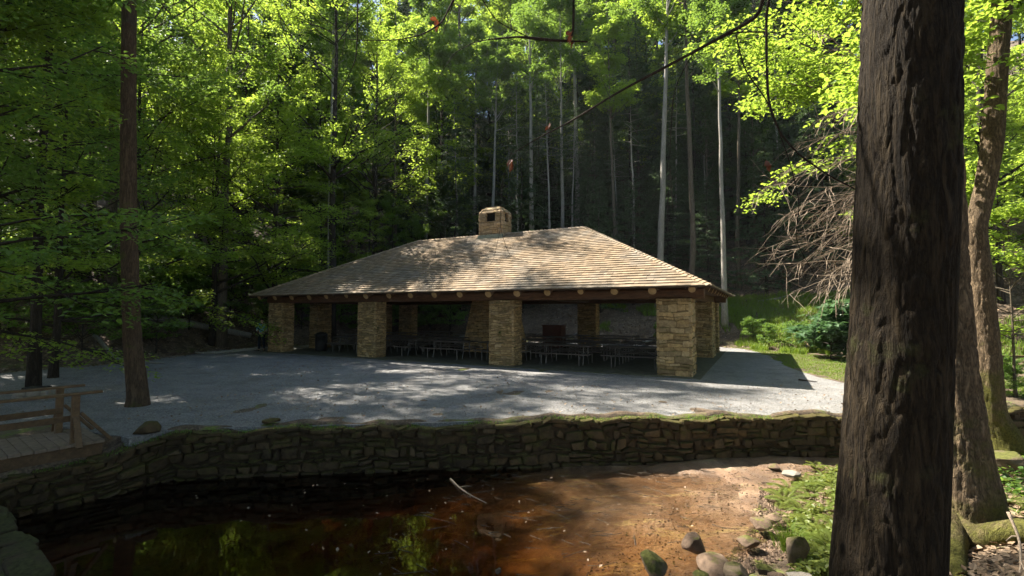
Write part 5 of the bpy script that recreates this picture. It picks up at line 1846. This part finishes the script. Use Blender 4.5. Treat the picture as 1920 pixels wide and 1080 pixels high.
# ------------------------------------------------------------------ the person by the left pillar
def person():
    q = atz(490, 659, 0)
    r = empty('person', (q[0], q[1], .03)); r.rotation_euler = (0, 0, math.radians(25))
    tag(r, 'person in a teal top and dark trousers standing by the leftmost pillar', 'person')
    H = 1.70

    def skin(name, verts, edges, rad, mat, parent, root_i=0, lv=2):
        me = bpy.data.meshes.new(name)
        me.from_pydata([tuple(v) for v in verts], edges, [])
        o = bpy.data.objects.new(name, me); COL.objects.link(o); o.parent = parent
        md = o.modifiers.new('skin', 'SKIN')
        for i, rr in enumerate(rad):
            sv = me.skin_vertices[0].data[i]
            sv.radius = rr if isinstance(rr, tuple) else (rr, rr)
            sv.use_root = (i == root_i)
        md2 = o.modifiers.new('sub', 'SUBSURF'); md2.levels = lv; md2.render_levels = lv
        me.materials.append(mat)
        for p_ in me.polygons: p_.use_smooth = True
        md.use_smooth_shade = True
        return o
    sk = m_plain('skin', (.42, .25, .17), .6, 0, .1)
    top = m_plain('teal_shirt', (.14, .34, .32), .8, 0, .15)
    white = m_plain('pale_sleeve', (.62, .60, .55), .8, 0, .1)
    pant = m_plain('dark_trousers', (.012, .016, .022), .8, 0, .2)
    hair = m_plain('brown_hair', (.05, .03, .02), .7, 0, .2)
    shoe = m_plain('shoes', (.02, .02, .02), .6)
    V = [(0, 0, .93), (0, .01, 1.12), (0, .015, 1.32), (0, .02, 1.42), (0, .01, 1.49), (0, -.01, 1.60), (0, -.01, 1.68),
         (-.17, .01, 1.39), (-.23, -.02, 1.12), (-.19, -.26, 1.08), (-.17, -.32, 1.09),
         (.17, .01, 1.39), (.24, .0, 1.12), (.20, -.24, 1.05), (.18, -.30, 1.06),
         (-.09, 0, .86), (-.11, -.01, .48), (-.12, .02, .09), (-.12, -.09, .04),
         (.09, 0, .86), (.11, -.02, .48), (.12, .02, .09), (.13, -.09, .04)]
    E = [(0, 1), (1, 2), (2, 3), (3, 4), (4, 5), (5, 6), (3, 7), (7, 8), (8, 9), (9, 10), (3, 11), (11, 12), (12, 13), (13, 14), (0, 15), (15, 16), (16, 17), (17, 18), (0, 19), (19, 20), (20, 21), (21, 22)]
    Rd = [(.14, .10), (.125, .09), (.15, .10), (.09, .08), .052, (.078, .095), (.06, .07), .055, .042, .03, .022, .055, .042, .03, .022, .085, .055, .038, .03, .085, .055, .038, .03]
    skin('body', V, E, Rd, sk, r, 0)
    # clothes follow the body, slightly larger
    Vt = [V[0], V[1], V[2], V[3], V[7], V[8], V[11], V[12]]
    Et = [(0, 1), (1, 2), (2, 3), (3, 4), (4, 5), (3, 6), (6, 7)]
    skin('shirt', Vt, Et, [(.155, .115), (.14, .105), (.165, .115), (.085, .085), .068, .056, .068, .056], top, r)
    for a_, b_ in ((8, 9), (12, 13)):
        p0 = np.array(V[a_]); p1 = np.array(V[b_])
        skin('sleeve', [p0, (p0 + p1) / 2, p1], [(0, 1), (1, 2)], [.054, .046, .038], white, r)
    Vp = [V[0], V[15], V[16], V[17], V[19], V[20], V[21]]
    skin('trousers', Vp, [(0, 1), (1, 2), (2, 3), (0, 4), (4, 5), (5, 6)], [(.15, .11), .10, .072, .058, .10, .072, .058], pant, r)
    for sx in (-1, 1):
        skin('shoe', [(sx * .12, .04, .045), (sx * .125, -.08, .04), (sx * .13, -.15, .03)], [(0, 1), (1, 2)], [.045, .045, .03], shoe, r, 0, 1)
    skin('hair', [(0, .02, 1.60), (0, .015, 1.68), (0, -.02, 1.715)], [(0, 1), (1, 2)], [(.088, .09), (.08, .08), .05], hair, r)
    # fingers: five short chains on each hand
    for (hx, hy, hz) in (V[10], V[14]):
        for k in range(4):
            ox = (k - 1.5) * .018
            skin('finger', [(hx + ox, hy, hz), (hx + ox, hy - .045, hz - .006), (hx + ox, hy - .07 + abs(k - 1.5) * .006, hz - .03)], [(0, 1), (1, 2)], [.009, .008, .006], sk, r, 0, 1)
        skin('thumb', [(hx - .02, hy + .03, hz), (hx - .05, hy - .0, hz + .01), (hx - .05, hy - .03, hz)], [(0, 1), (1, 2)], [.010, .009, .007], sk, r, 0, 1)
    # face
    for sx in (-1, 1):
        mb = MB(); mb.tube([(sx * .03, -.10, 1.615), (sx * .03, -.107, 1.615)], [.010, .007], 8); mb.build('eye', shoe, r)
    mb = MB(); mb.tube([(0, -.095, 1.61), (0, -.125, 1.585), (0, -.10, 1.575)], [.008, .014, .012], 8); mb.build('nose', sk, r, True)
    mb = MB(); mb.tube([(-.025, -.10, 1.553), (0, -.106, 1.55), (.025, -.10, 1.553)], [.003, .006, .003], 6); mb.build('mouth', m_plain('lips', (.3, .1, .09)), r, True)


person()

# ------------------------------------------------------------------ light
SUN = np.array([-.55, .36, .76]); SUN /= np.linalg.norm(SUN)
w = bpy.data.worlds.new('World'); scene.world = w
w.use_nodes = True
nt = w.node_tree; nt.nodes.clear()
sky = nt.nodes.new('ShaderNodeTexSky'); sky.sky_type = 'NISHITA'; sky.sun_disc = False
sky.sun_elevation = math.asin(SUN[2]); sky.sun_rotation = math.atan2(SUN[0], SUN[1])
bg = nt.nodes.new('ShaderNodeBackground'); bg.inputs[1].default_value = .058
ow = nt.nodes.new('ShaderNodeOutputWorld')
nt.links.new(sky.outputs[0], bg.inputs[0]); nt.links.new(bg.outputs[0], ow.inputs[0])
ld = bpy.data.lights.new('sun', 'SUN'); ld.energy = 5.0; ld.angle = math.radians(.53); ld.color = (1, .93, .82)
lo = bpy.data.objects.new('sun', ld); COL.objects.link(lo)
lo.rotation_euler = Vector(SUN).to_track_quat('Z', 'Y').to_euler()
lo.location = (0, 0, 60)

# unused prototypes go
for k, r in PROTO.items():
    if r['used'] == 0:
        for c in CH[k]: bpy.data.objects.remove(c)
        bpy.data.objects.remove(r)
    else:
        pass
for o in bpy.data.objects:
    if 'used' in o: del o['used']

scene.view_settings.view_transform = 'Standard'
scene.view_settings.look = 'None'
scene.view_settings.exposure = 2.0
scene.view_settings.gamma = 1
HAZE = .00018
if HAZE:
    mb = MB(); mb.box((-160, -60, -3), (160, 180, 90))
    m, nt, out = newmat('haze_air'); n = N(nt)
    vol = n('ShaderNodeVolumePrincipled', {'Color': (.85, .93, .95, 1), 'Density': HAZE, 'Anisotropy': .2})
    nt.links.new(vol.outputs[0], out.inputs[1])
    tag(mb.build('haze', m), 'thin pale haze in the forest air', kind='stuff')
cy_ = scene.cycles
cy_.volume_bounces = 0
cy_.use_denoising = True
cy_.max_bounces = 7
cy_.diffuse_bounces = 4
cy_.glossy_bounces = 3
cy_.transmission_bounces = 4
cy_.transparent_max_bounces = 8
cy_.sample_clamp_indirect = 6
cy_.use_adaptive_sampling = True
cy_.adaptive_threshold = .02
